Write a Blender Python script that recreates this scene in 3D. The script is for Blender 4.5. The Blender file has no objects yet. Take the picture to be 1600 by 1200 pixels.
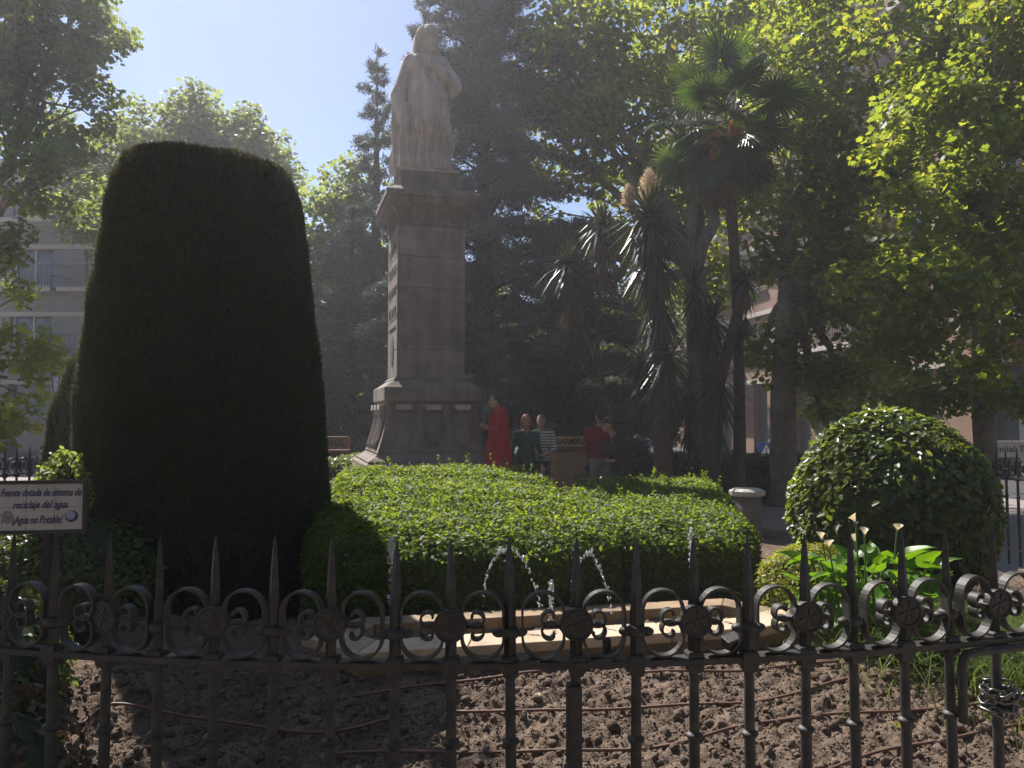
import bpy, bmesh, math, random
import numpy as np
from mathutils import Vector, Matrix, Euler

R = math.radians
rng = np.random.default_rng(11)
random.seed(11)
scene = bpy.context.scene
col = scene.collection

# ------------------------------------------------------------------ camera, sky, sun, exposure
CAM_Z, PITCH, FPX = 1.5, R(2.48), 1200.0
cam_d = bpy.data.cameras.new('camera')
cam_d.sensor_width = 36.0
cam_d.lens = 36.0 * FPX / 1600.0
cam_d.clip_start = 0.05
cam_d.clip_end = 2000
cam = bpy.data.objects.new('camera', cam_d)
cam.location = (0, 0, CAM_Z)
cam.rotation_euler = (R(90) + PITCH, 0, 0)
col.objects.link(cam)
scene.camera = cam

SUN_AZ, SUN_EL = R(32), R(48)          # azimuth measured to the left of the view direction
world = bpy.data.worlds.new('World')
scene.world = world
world.use_nodes = True
wn = world.node_tree
bg = wn.nodes['Background']
sky = wn.nodes.new('ShaderNodeTexSky')
sky.sky_type = 'NISHITA'
sky.sun_disc = False
sky.sun_elevation = SUN_EL
sky.sun_rotation = -SUN_AZ
sky.air_density = 1.0
sky.dust_density = 0.6
sky.ozone_density = 6.5
wn.links.new(sky.outputs['Color'], bg.inputs['Color'])
bg.inputs['Strength'].default_value = 0.058

sd = bpy.data.lights.new('sun', 'SUN')
sd.energy = 4.8
sd.angle = R(0.55)
sd.color = (1.0, 0.945, 0.87)
sun = bpy.data.objects.new('sun', sd)
sdir = Vector((-math.sin(SUN_AZ) * math.cos(SUN_EL), math.cos(SUN_AZ) * math.cos(SUN_EL), math.sin(SUN_EL)))
sun.rotation_euler = sdir.to_track_quat('Z', 'Y').to_euler()
sun.location = (-20, 20, 30)
col.objects.link(sun)

scene.view_settings.view_transform = 'Standard'
scene.view_settings.look = 'None'
scene.view_settings.exposure = 1.1
scene.view_settings.gamma = 1.0
scene.view_settings.use_curve_mapping = False
scene.render.engine = 'CYCLES'
scene.cycles.max_bounces = 8
scene.cycles.diffuse_bounces = 3
scene.cycles.transmission_bounces = 5
scene.cycles.use_denoising = True
scene.cycles.volume_bounces = 0


def pt(px, py, d):
    """world point seen at photo pixel (1600x1200) at depth d"""
    u = (px - 800) / FPX
    v = (600 - py) / FPX
    yc = math.cos(PITCH) - v * math.sin(PITCH)
    zc = math.sin(PITCH) + v * math.cos(PITCH)
    return Vector((u * d / yc, d, CAM_Z + zc * d / yc))


def gp(px, py, z=0.0):
    """world point on height z seen at the pixel"""
    u = (px - 800) / FPX
    v = (600 - py) / FPX
    yc = math.cos(PITCH) - v * math.sin(PITCH)
    zc = math.sin(PITCH) + v * math.cos(PITCH)
    d = (z - CAM_Z) / zc * yc
    return Vector((u * d / yc, d, z))


# ------------------------------------------------------------------ materials
MATS = {}


def nt(m):
    m.use_nodes = True
    return m.node_tree, m.node_tree.nodes['Principled BSDF']


def mat(name, color, rough=0.7, var=0.25, scale=6.0, bump=0.0, bscale=40.0, metal=0.0, color2=None, spec=0.5, coord='Object', bdist=0.01):
    if name in MATS:
        return MATS[name]
    m = bpy.data.materials.new(name)
    t, b = nt(m)
    N, L = t.nodes, t.links
    tc = N.new('ShaderNodeTexCoord')
    nz = N.new('ShaderNodeTexNoise')
    nz.inputs['Scale'].default_value = scale
    nz.inputs['Detail'].default_value = 7
    nz.inputs['Roughness'].default_value = 0.65
    L.new(tc.outputs[coord], nz.inputs['Vector'])
    rp = N.new('ShaderNodeValToRGB')
    c = np.array(color)
    c2 = np.array(color2) if color2 is not None else np.clip(c * (1 + var), 0, 1)
    c1 = c if color2 is not None else c * (1 - var)
    rp.color_ramp.elements[0].position = 0.3
    rp.color_ramp.elements[1].position = 0.7
    rp.color_ramp.elements[0].color = (*c1, 1)
    rp.color_ramp.elements[1].color = (*c2, 1)
    L.new(nz.outputs['Fac'], rp.inputs['Fac'])
    L.new(rp.outputs['Color'], b.inputs['Base Color'])
    b.inputs['Roughness'].default_value = rough
    b.inputs['Metallic'].default_value = metal
    b.inputs['Specular IOR Level'].default_value = spec
    if bump > 0:
        n2 = N.new('ShaderNodeTexNoise')
        n2.inputs['Scale'].default_value = bscale
        n2.inputs['Detail'].default_value = 6
        L.new(tc.outputs[coord], n2.inputs['Vector'])
        bp = N.new('ShaderNodeBump')
        bp.inputs['Strength'].default_value = bump
        bp.inputs['Distance'].default_value = bdist
        L.new(n2.outputs['Fac'], bp.inputs['Height'])
        L.new(bp.outputs['Normal'], b.inputs['Normal'])
    MATS[name] = m
    return m


def leafmat(name, ca, cb, trans=0.35, rough=0.45, tcol=None, spec=0.4, cc=None, patch=None, pscale=2.0):
    if name in MATS:
        return MATS[name]
    m = bpy.data.materials.new(name)
    t, b = nt(m)
    N, L = t.nodes, t.links
    g = N.new('ShaderNodeNewGeometry')
    rp = N.new('ShaderNodeValToRGB')
    rp.color_ramp.elements[0].color = (*ca, 1)
    rp.color_ramp.elements[1].color = (*cb, 1)
    if cc is not None:
        rp.color_ramp.elements[1].position = 0.86
        e = rp.color_ramp.elements.new(0.95)
        e.color = (*cc, 1)
    L.new(g.outputs['Random Per Island'], rp.inputs['Fac'])
    leafcol = rp.outputs['Color']
    if patch is not None:                     # noise patches of drier leaves; on the bush, painted sunlit yellow
        tc = N.new('ShaderNodeTexCoord'); nz = N.new('ShaderNodeTexNoise')
        nz.inputs['Scale'].default_value = pscale; nz.inputs['Detail'].default_value = 5
        L.new(tc.outputs['Object'], nz.inputs['Vector'])
        r2 = N.new('ShaderNodeValToRGB'); r2.color_ramp.elements[0].position = 0.50; r2.color_ramp.elements[1].position = 0.72
        L.new(nz.outputs['Fac'], r2.inputs['Fac'])
        pm = N.new('ShaderNodeMix'); pm.data_type = 'RGBA'
        L.new(r2.outputs['Color'], pm.inputs['Factor']); L.new(leafcol, pm.inputs['A']); pm.inputs['B'].default_value = (*patch, 1)
        leafcol = pm.outputs['Result']
    L.new(leafcol, b.inputs['Base Color'])
    b.inputs['Roughness'].default_value = rough
    b.inputs['Specular IOR Level'].default_value = spec
    if trans > 0:
        tr = N.new('ShaderNodeBsdfTranslucent')
        mu = N.new('ShaderNodeMix')
        mu.data_type = 'RGBA'
        mu.blend_type = 'MULTIPLY'
        mu.inputs['Factor'].default_value = 1.0
        L.new(leafcol, mu.inputs['A'])
        mu.inputs['B'].default_value = (*(tcol or (2.2, 2.0, 0.75)), 1)
        L.new(mu.outputs['Result'], tr.inputs['Color'])
        mx = N.new('ShaderNodeMixShader')
        mx.inputs['Fac'].default_value = trans
        L.new(b.outputs['BSDF'], mx.inputs[1])
        L.new(tr.outputs['BSDF'], mx.inputs[2])
        L.new(mx.outputs['Shader'], N['Material Output'].inputs['Surface'])
    MATS[name] = m
    return m


M_iron = mat('black_iron', (0.016, 0.016, 0.017), 0.55, 0.5, 22, 0.5, 90, 0.0, color2=(0.055, 0.047, 0.042), spec=0.35, bdist=0.002)
M_stone = mat('weathered_stone', (0.12, 0.098, 0.082), 0.9, 0.3, 2.2, 0.5, 35, color2=(0.25, 0.205, 0.175))
M_statue = mat('statue_stone', (0.32, 0.265, 0.23), 0.9, 0.25, 3.0, 0.4, 40, color2=(0.50, 0.42, 0.37))
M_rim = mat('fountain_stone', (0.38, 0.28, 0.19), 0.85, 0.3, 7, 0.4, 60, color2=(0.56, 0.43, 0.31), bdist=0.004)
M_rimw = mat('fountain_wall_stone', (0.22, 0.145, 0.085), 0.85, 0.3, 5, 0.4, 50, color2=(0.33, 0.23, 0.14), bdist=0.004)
M_soil = mat('soil', (0.074, 0.053, 0.040), 0.98, 0.3, 3.5, 1.0, 90, color2=(0.185, 0.136, 0.104), spec=0.1, bdist=0.01)
M_clod = mat('soil_clods', (0.078, 0.056, 0.042), 0.98, 0.3, 6, 1.0, 130, color2=(0.215, 0.16, 0.124), spec=0.1, bdist=0.008)
M_pave = mat('paving', (0.19, 0.17, 0.16), 0.9, 0.2, 3, 0.3, 40, color2=(0.28, 0.25, 0.23))
M_asph = mat('asphalt', (0.045, 0.045, 0.047), 0.9, 0.3, 20, 0.3, 90)


def weather(m, amt, dark):
    """rain streaks running down the stone and a different tone for every block"""
    t = m.node_tree; N, L = t.nodes, t.links; b = N['Principled BSDF']
    src = b.inputs['Base Color'].links[0].from_socket
    tc = N.new('ShaderNodeTexCoord'); mp = N.new('ShaderNodeMapping'); mp.inputs['Scale'].default_value = (3.2, 3.2, 0.55)
    nz = N.new('ShaderNodeTexNoise'); nz.inputs['Scale'].default_value = 1.6; nz.inputs['Detail'].default_value = 8; nz.inputs['Roughness'].default_value = 0.7
    L.new(tc.outputs['Object'], mp.inputs['Vector']); L.new(mp.outputs['Vector'], nz.inputs['Vector'])
    rp = N.new('ShaderNodeValToRGB'); rp.color_ramp.elements[0].position = 0.42; rp.color_ramp.elements[1].position = 0.68
    L.new(nz.outputs['Fac'], rp.inputs['Fac'])
    ml = N.new('ShaderNodeMath'); ml.operation = 'MULTIPLY'; ml.inputs[1].default_value = amt
    L.new(rp.outputs['Color'], ml.inputs[0])
    mx = N.new('ShaderNodeMix'); mx.data_type = 'RGBA'; L.new(ml.outputs[0], mx.inputs['Factor']); L.new(src, mx.inputs['A']); mx.inputs['B'].default_value = (*dark, 1)
    oi = N.new('ShaderNodeObjectInfo'); mr = N.new('ShaderNodeMapRange'); mr.inputs['To Min'].default_value = 0.82; mr.inputs['To Max'].default_value = 1.16
    L.new(oi.outputs['Random'], mr.inputs['Value'])
    vm = N.new('ShaderNodeVectorMath'); vm.operation = 'SCALE'; L.new(mx.outputs['Result'], vm.inputs[0]); L.new(mr.outputs['Result'], vm.inputs['Scale'])
    L.new(vm.outputs['Vector'], b.inputs['Base Color'])


weather(M_stone, 0.55, (0.060, 0.050, 0.044))
weather(M_statue, 0.4, (0.15, 0.12, 0.11))
weather(M_rim, 0.35, (0.2, 0.15, 0.10))
weather(M_rimw, 0.6, (0.08, 0.062, 0.042))
M_hose = mat('hose_brown', (0.13, 0.065, 0.045), 0.6, 0.3, 12)
M_bark = mat('plane_bark', (0.12, 0.095, 0.07), 0.9, 0.4, 5, 0.7, 18, color2=(0.27, 0.23, 0.175), bdist=0.03)
M_barkd = mat('dark_bark', (0.045, 0.034, 0.026), 0.95, 0.4, 8, 0.9, 30, color2=(0.10, 0.075, 0.055), bdist=0.03)
M_plane = leafmat('plane_leaf', (0.065, 0.095, 0.024), (0.12, 0.15, 0.036), 0.66, 0.45, (3.3, 3.0, 0.95), cc=(0.17, 0.17, 0.05))
M_plane2 = leafmat('plane_leaf_far', (0.060, 0.082, 0.034), (0.11, 0.135, 0.052), 0.64, 0.5, (3.2, 3.0, 1.3))
M_cedar = leafmat('cedar_needle', (0.055, 0.075, 0.066), (0.11, 0.135, 0.122), 0.22, 0.6, (1.2, 1.3, 1.0))
M_cypress = leafmat('cypress_scale', (0.050, 0.062, 0.040), (0.092, 0.104, 0.062), 0.18, 0.7, (2.0, 1.8, 0.6), spec=0.2, patch=(0.078, 0.064, 0.036), pscale=2.6)
M_hedge = leafmat('hedge_leaf', (0.050, 0.088, 0.018), (0.095, 0.148, 0.030), 0.56, 0.5, (3.0, 2.6, 0.7), cc=(0.15, 0.18, 0.05), spec=0.25, patch=(0.055, 0.085, 0.020), pscale=2.2)
M_bush = leafmat('laurel_leaf', (0.052, 0.082, 0.024), (0.10, 0.14, 0.04), 0.48, 0.36, (2.6, 2.3, 0.75), spec=0.45, cc=(0.14, 0.16, 0.06), patch=(0.10, 0.12, 0.028), pscale=2.5)  # yellow patch colour paints sunlit leaves
M_yel = leafmat('golden_leaf', (0.15, 0.17, 0.014), (0.30, 0.30, 0.02), 0.45, 0.5, (1.9, 1.8, 0.6))
M_calla = leafmat('calla_leaf', (0.05, 0.13, 0.015), (0.10, 0.20, 0.02), 0.48, 0.4, (2.1, 1.8, 0.45), spec=0.3)
M_grass = leafmat('grass_blade', (0.06, 0.10, 0.02), (0.14, 0.19, 0.05), 0.4, 0.45, (1.8, 1.6, 0.8))
M_fan = leafmat('palm_frond', (0.026, 0.052, 0.012), (0.055, 0.09, 0.02), 0.30, 0.3, (2.0, 2.0, 0.7), spec=0.6)
M_dead = leafmat('dead_frond', (0.075, 0.05, 0.026), (0.15, 0.11, 0.06), 0.2, 0.8, (1.5, 1.3, 0.8))
M_yucca = leafmat('sword_leaf', (0.022, 0.034, 0.016), (0.05, 0.066, 0.03), 0.12, 0.38, (1.9, 1.8, 0.8), spec=0.5)
M_plume = leafmat('plume', (0.52, 0.42, 0.31), (0.66, 0.55, 0.43), 0.35, 0.8, (1.2, 1.1, 0.9))
M_orange = leafmat('palm_flower', (0.40, 0.19, 0.03), (0.55, 0.30, 0.06), 0.25, 0.8, (1.3, 1.1, 0.7))
M_petal = leafmat('calla_petal', (0.70, 0.62, 0.48), (0.80, 0.72, 0.58), 0.35, 0.5, (1.1, 1.0, 0.75))
M_wall_r = mat('pink_brick_render', (0.21, 0.13, 0.095), 0.9, 0.2, 1.5, 0.2, 30, color2=(0.30, 0.19, 0.14))
M_wall_l = mat('pale_render', (0.25, 0.245, 0.25), 0.9, 0.12, 1.2, color2=(0.33, 0.325, 0.33))
M_wall_g = mat('grey_render', (0.16, 0.16, 0.165), 0.9, 0.15, 1.2)
M_trim = mat('pale_trim', (0.50, 0.45, 0.40), 0.85, 0.15, 3)
M_white = mat('white_frame', (0.62, 0.61, 0.60), 0.5, 0.08, 5)
M_rail = mat('grey_railing', (0.30, 0.29, 0.29), 0.5, 0.1, 8)
M_dark = mat('dark_paint', (0.03, 0.03, 0.032), 0.5, 0.2, 10)
M_green_awn = mat('green_awning', (0.02, 0.11, 0.08), 0.8, 0.15, 6)
m = bpy.data.materials.new('window_glass'); t, b = nt(m)
b.inputs['Base Color'].default_value = (0.10, 0.115, 0.13, 1); b.inputs['Roughness'].default_value = 0.08
b.inputs['Specular IOR Level'].default_value = 0.9
M_glass = m
m = bpy.data.materials.new('water'); t, b = nt(m)
b.inputs['Base Color'].default_value = (0.03, 0.05, 0.045, 1); b.inputs['Roughness'].default_value = 0.04
nz = t.nodes.new('ShaderNodeTexNoise'); nz.inputs['Scale'].default_value = 14; nz.inputs['Detail'].default_value = 3
bp = t.nodes.new('ShaderNodeBump'); bp.inputs['Strength'].default_value = 0.5; bp.inputs['Distance'].default_value = 0.03
t.links.new(nz.outputs['Fac'], bp.inputs['Height']); t.links.new(bp.outputs['Normal'], b.inputs['Normal'])
M_water = m
m = bpy.data.materials.new('spray'); t, b = nt(m)
b.inputs['Base Color'].default_value = (0.85, 0.88, 0.9, 1); b.inputs['Roughness'].default_value = 0.08
b.inputs['Transmission Weight'].default_value = 0.55; b.inputs['IOR'].default_value = 1.33
M_spray = m


# ------------------------------------------------------------------ mesh helpers
def tag(o, label=None, cat=None, group=None, kind=None):
    if label: o['label'] = label
    if cat: o['category'] = cat
    if group: o['group'] = group
    if kind: o['kind'] = kind
    return o


def empty(name, loc=(0, 0, 0), rz=0.0):
    o = bpy.data.objects.new(name, None)
    o.empty_display_size = 0.1
    o.location = loc
    o.rotation_euler = (0, 0, rz)
    col.objects.link(o)
    return o


def link(name, me, mats=None, parent=None, loc=None, smooth=False):
    if mats is not None and len(me.materials) == 0:
        for mm in (mats if isinstance(mats, (list, tuple)) else [mats]):
            me.materials.append(mm)
    o = bpy.data.objects.new(name, me)
    col.objects.link(o)
    if parent is not None:
        o.parent = parent
    if loc is not None:
        o.location = loc
    if smooth:
        me.polygons.foreach_set('use_smooth', [True] * len(me.polygons))
    return o


def mesh_np(name, V, F, smooth=False):
    V = np.asarray(V, dtype=np.float32); F = np.asarray(F, dtype=np.int32)
    me = bpy.data.meshes.new(name)
    k = F.shape[1]; n = F.shape[0]
    me.vertices.add(len(V)); me.vertices.foreach_set('co', V.ravel())
    me.loops.add(n * k); me.loops.foreach_set('vertex_index', F.ravel())
    me.polygons.add(n)
    me.polygons.foreach_set('loop_start', np.arange(0, n * k, k, dtype=np.int32))
    me.polygons.foreach_set('loop_total', np.full(n, k, dtype=np.int32))
    if smooth:
        me.polygons.foreach_set('use_smooth', np.ones(n, dtype=bool))
    me.update(calc_edges=True)
    return me


class G:
    """collects faces, builds ONE mesh object"""
    def __init__(s):
        s.v = []; s.f = []; s.mi = []; s.cur = 0

    def add(s, V, F):
        o = len(s.v)
        s.v.extend([tuple(p) for p in V])
        for f in F:
            s.f.append(tuple(i + o for i in f)); s.mi.append(s.cur)
        return s

    def box(s, c, size, rz=0.0, M=None):
        hx, hy, hz = size[0] / 2, size[1] / 2, size[2] / 2
        P = [Vector((x, y, z)) for z in (-hz, hz) for y in (-hy, hy) for x in (-hx, hx)]
        Q = M if M is not None else Matrix.Rotation(rz, 3, 'Z')
        c = Vector(c)
        return s.add([c + Q @ p for p in P], [(0, 2, 3, 1), (4, 5, 7, 6), (0, 1, 5, 4), (2, 6, 7, 3), (0, 4, 6, 2), (1, 3, 7, 5)])

    def tube(s, pts, rad, n=8, caps=True):
        pts = [Vector(p) for p in pts]
        if not hasattr(rad, '__len__'): rad = [rad] * len(pts)
        V, F = [], []
        ref = None
        for i, p in enumerate(pts):
            a = pts[max(i - 1, 0)]; b = pts[min(i + 1, len(pts) - 1)]
            tdir = (b - a).normalized()
            if ref is None:
                ref = Vector((0, 0, 1)) if abs(tdir.z) < 0.9 else Vector((1, 0, 0))
            x = tdir.cross(ref).normalized(); y = tdir.cross(x).normalized()
            ref = -y if False else x.cross(tdir)
            for k in range(n):
                a_ = 2 * math.pi * k / n
                V.append(p + (x * math.cos(a_) + y * math.sin(a_)) * rad[i])
        for i in range(len(pts) - 1):
            for k in range(n):
                F.append((i * n + k, i * n + (k + 1) % n, (i + 1) * n + (k + 1) % n, (i + 1) * n + k))
        if caps:
            F.append(tuple(range(n - 1, -1, -1))); F.append(tuple(range((len(pts) - 1) * n, len(pts) * n)))
        return s.add(V, F)

    def lathe(s, prof, n=16, c=(0, 0, 0), rot0=0.0, M=None):
        c = Vector(c); V, F = [], []
        for (r, z) in prof:
            for k in range(n):
                a = rot0 + 2 * math.pi * k / n
                p = Vector((r * math.cos(a), r * math.sin(a), z))
                V.append(c + (M @ p if M is not None else p))
        for i in range(len(prof) - 1):
            for k in range(n):
                F.append((i * n + k, i * n + (k + 1) % n, (i + 1) * n + (k + 1) % n, (i + 1) * n + k))
        F.append(tuple(range(n - 1, -1, -1))); F.append(tuple(range((len(prof) - 1) * n, len(prof) * n)))
        return s.add(V, F)

    def sq(s, prof, c=(0, 0, 0)):
        """loft of square sections: (half width, z)"""
        return s.lathe([(h * math.sqrt(2), z) for h, z in prof], 4, c, math.pi / 4)

    def ell(s, c, r, nu=14, nv=9, M=None):
        c = Vector(c); V, F = [], []
        for i in range(nv + 1):
            th = math.pi * i / nv
            for k in range(nu):
                a = 2 * math.pi * k / nu
                p = Vector((r[0] * math.sin(th) * math.cos(a), r[1] * math.sin(th) * math.sin(a), r[2] * math.cos(th)))
                V.append(c + (M @ p if M is not None else p))
        for i in range(nv):
            for k in range(nu):
                F.append((i * nu + k, (i + 1) * nu + k, (i + 1) * nu + (k + 1) % nu, i * nu + (k + 1) % nu))
        return s.add(V, F)

    def prism(s, poly, z0, z1):
        n = len(poly)
        V = [(x, y, z0) for x, y in poly] + [(x, y, z1) for x, y in poly]
        F = [tuple(range(n - 1, -1, -1)), tuple(range(n, 2 * n))] + [(i, (i + 1) % n, n + (i + 1) % n, n + i) for i in range(n)]
        return s.add(V, F)

    def mesh(s, name):
        me = bpy.data.meshes.new(name)
        me.from_pydata(s.v, [], s.f)
        if any(s.mi): me.polygons.foreach_set('material_index', s.mi)
        me.update()
        return me

    def build(s, name, mats, parent=None, loc=None, smooth=False, bevel=0.0, auto=False):
        me = s.mesh(name)
        o = link(name, me, mats, parent, loc, smooth)
        if bevel > 0:
            b = o.modifiers.new('bevel', 'BEVEL'); b.width = bevel; b.segments = 2; b.limit_method = 'ANGLE'
        return o


def unit(a):
    return a / np.maximum(np.linalg.norm(a, axis=1, keepdims=True), 1e-9)


def scatter(C, Nrm, D, size, TV, TF, wid=None):
    """copy a leaf template to every centre: x along D, z along Nrm"""
    C = np.asarray(C, float); Nrm = unit(np.asarray(Nrm, float)); D = np.asarray(D, float)
    D = D - (D * Nrm).sum(1, keepdims=True) * Nrm
    D = unit(D); Y = np.cross(Nrm, D)
    size = np.broadcast_to(np.asarray(size, float), (len(C),))[:, None, None]
    w = size if wid is None else np.broadcast_to(np.asarray(wid, float), (len(C),))[:, None, None]
    TV = np.asarray(TV, float)
    V = C[:, None, :] + size * TV[None, :, 0:1] * D[:, None, :] + w * TV[None, :, 1:2] * Y[:, None, :] + size * TV[None, :, 2:3] * Nrm[:, None, :]
    TF = np.asarray(TF)
    F = (TF[None] + (np.arange(len(C)) * len(TV))[:, None, None]).reshape(-1, TF.shape[1])
    return V.reshape(-1, 3), F


# leaf templates
LEAF_OVAL = ([(0, 0, 0), (0.35, 0.26, 0.05), (0.75, 0.2, 0.03), (1, 0, -0.06), (0.75, -0.2, 0.03), (0.35, -0.26, 0.05)], [(0, 1, 2, 3), (0, 3, 4, 5)])
LEAF_QUAD = ([(0, 0, 0), (0.45, 0.3, 0.05), (1, 0, -0.04), (0.45, -0.3, 0.05)], [(0, 1, 2), (0, 2, 3)])
LEAF_PLANE = ([(0, 0, 0), (0.1, 0.42, 0.02), (0.42, 0.3, 0.05), (0.55, 0.55, 0), (0.68, 0.2, 0.04), (1.0, 0, -0.06), (0.68, -0.2, 0.04), (0.55, -0.55, 0), (0.42, -0.3, 0.05), (0.1, -0.42, 0.02), (0.45, 0, 0.0)],
              [(10, 0, 1), (10, 1, 2), (10, 2, 3), (10, 3, 4), (10, 4, 5), (10, 5, 6), (10, 6, 7), (10, 7, 8), (10, 8, 9), (10, 9, 0)])
LEAF_LOBE = ([(0, 0, 0), (0.12, 0.45, 0.03), (0.62, 0.42, 0), (1, 0, -0.05), (0.62, -0.42, 0), (0.12, -0.45, 0.03)], [(0, 1, 2, 3), (0, 3, 4, 5)])
BLADE = ([(0, 0.5, 0), (0, -0.5, 0), (1, 0, 0)], [(0, 1, 2)])


def rdir(n):
    return unit(rng.normal(size=(n, 3)))


def wob(P, f, seed=0):
    r = np.random.default_rng(seed)
    out = np.zeros(len(P))
    for i in range(6):
        k = r.normal(size=3) * f * (1 + 0.5 * i)
        out += np.sin(P @ k + r.uniform(0, 6.28)) / (1 + 0.5 * i)
    return out / 2.5


def inside_blob(c, r, n):
    d = rdir(n) * (rng.random((n, 1)) ** (1 / 3))
    return np.array(c) + d * np.array(r)


# ------------------------------------------------------------------ ground, bed, kerb
def sheet(name, poly, z, m, kind='structure'):
    g = G(); g.add([(x, y, z) for x, y in poly], [tuple(range(len(poly)))])
    return tag(g.build(name, m), kind=kind)


sheet('ground', [(-300, -300), (300, -300), (300, 300), (-300, 300)], -0.16, M_pave)
FC = Vector((-0.17, 7.24, 0)); FR = 5.3
road = sheet('road', [(13.0, 60), (-40, 60), (-40, 24), (7.5, 24), (14, 4), (24, 4)], -0.152, M_asph)

# soil: fine in front, coarse ring behind
nx, ny = 400, 230
xs = np.linspace(-2.6, 3.1, nx); ys = np.linspace(1.98, 5.3, ny)
X, Y = np.meshgrid(xs, ys)
P = np.stack([X.ravel(), Y.ravel(), np.zeros(X.size)], 1)
Z = 0.018 * wob(P, 2.2, 1) + 0.022 * wob(P, 7, 2) + 0.018 * wob(P, 19, 3) + 0.016 * np.abs(wob(P, 40, 4)) + 0.012 * rng.random(len(P))
def mound(y):
    t_ = np.clip((y - 3.3) / 0.95, 0, 1)
    return 0.115 * t_ * t_ * (3 - 2 * t_)


P[:, 2] = Z + mound(P[:, 1])
dist = np.hypot(P[:, 0] - FC.x, P[:, 1] - FC.y)
P[:, 2] -= np.clip((dist - 5.12) * 1.0, 0, 0.4)
idx = np.arange(nx * ny).reshape(ny, nx)
F = np.stack([idx[:-1, :-1], idx[:-1, 1:], idx[1:, 1:], idx[1:, :-1]], -1).reshape(-1, 4)
tag(link('soil', mesh_np('soil', P, F, True), M_soil), kind='structure')
g = G(); g.add([(FC.x + 5.1 * math.cos(2 * math.pi * k / 64), FC.y + 5.1 * math.sin(2 * math.pi * k / 64), -0.045) for k in range(64)], [tuple(range(64))])
tag(g.build('bed_soil', M_soil), kind='structure')
# stone kerb under the fence
g = G(); n = 96
V = []
for k in range(n):
    a = 2 * math.pi * k / n
    for r_, z_ in ((5.12, -0.2), (5.12, 0.02), (5.46, 0.02), (5.46, -0.2)):
        V.append((FC.x + r_ * math.sin(a), FC.y - r_ * math.cos(a), z_))
Fk = []
for k in range(n):
    if k > 24 and k < 72: continue
    for j in range(3):
        a_, b_ = k * 4 + j, ((k + 1) % n) * 4 + j
        Fk.append((a_, b_, b_ + 1, a_ + 1))
g.add(V, Fk)
tag(g.build('kerb', M_stone), kind='structure')

# clods: real lumps of earth, nobody could count them
ico = bmesh.new(); bmesh.ops.create_icosphere(ico, subdivisions=1, radius=1.0)
ICV = np.array([v.co[:] for v in ico.verts]); ICF = np.array([[v.index for v in f.verts] for f in ico.faces]); ico.free()
ico = bmesh.new(); bmesh.ops.create_icosphere(ico, subdivisions=2, radius=1.0)
ICV2 = np.array([v.co[:] for v in ico.verts]); ICF2 = np.array([[v.index for v in f.verts] for f in ico.faces]); ico.free()


def clods(name, n, smin, smax, V0, F0, jit, y1=4.5):
    cx = rng.uniform(-2.3, 2.9, n); cy = rng.uniform(2.12, y1, n) if y1 < 4 else rng.uniform(2.12, y1, n)
    ok = np.hypot(cx - FC.x, cy - FC.y) < 5.1
    cx, cy = cx[ok], cy[ok]; n = len(cx)
    s = smin + (smax - smin) * rng.random(n) ** 4.5
    ix = np.clip(((cx + 2.6) / 5.7 * (nx - 1)).astype(int), 0, nx - 1); iy = np.clip(((cy - 1.98) / 3.32 * (ny - 1)).astype(int), 0, ny - 1)
    cz = P[iy * nx + ix, 2] + s * 0.25
    lump = np.einsum('vk,nk->nv', V0, rng.normal(size=(n, 3)) * 2.2); lump2 = np.einsum('vk,nk->nv', V0, rng.normal(size=(n, 3)) * 4.0)
    V = V0[None] * (1 + 0.22 * np.sin(lump + rng.uniform(0, 6, (n, 1))) + 0.16 * np.sin(lump2) + jit * rng.normal(size=(n, len(V0))))[:, :, None]
    V = V * (s[:, None, None] * rng.uniform(0.7, 1.3, (n, 1, 3))) + np.stack([cx, cy, cz], 1)[:, None, :]
    F = (F0[None] + (np.arange(n) * len(V0))[:, None, None]).reshape(-1, 3)
    return tag(link(name, mesh_np(name, V.reshape(-1, 3), F, False), M_clod), 'loose brown clods of dug earth in the flower bed' if smax > 0.02 else 'fine brown crumbs of earth across the flower bed', 'soil', kind='stuff')


clods('soil_clods', 5600, 0.005, 0.026, ICV2, ICF2, 0.09)
clods('soil_crumbs', 42000, 0.0025, 0.010, ICV, ICF, 0.2)

# drip hoses
HOSES = [([(560, 1086), (700, 1066), (780, 1056), (850, 1048)], 'thin brown drip hose running along the foot of the fountain step'),
         ([(1000, 1050), (1080, 1049), (1160, 1047), (1240, 1040), (1310, 1033)], 'short brown drip hose behind the fence rail, nearest the fountain corner'),
         ([(700, 1111), (900, 1110), (1010, 1104), (1170, 1098), (1260, 1080), (1330, 1057), (1410, 1050), (1490, 1050), (1540, 1041), (1610, 1058)], 'long brown drip hose bending up towards the grass'),
         ([(520, 1176), (660, 1175), (800, 1175), (1000, 1170), (1075, 1160), (1165, 1130), (1250, 1120), (1330, 1115), (1490, 1105), (1610, 1092)], 'brown drip hose crossing the middle of the dug bed'),
         ([(1230, 1224), (1350, 1182), (1410, 1166), (1500, 1150), (1620, 1128)], 'brown drip hose close behind the fence below the chain'),
         ([(120, 1140), (170, 1095), (300, 1120), (500, 1150), (640, 1116)], 'dull brown drip hose in the shade of the clipped cypress')]
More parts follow.
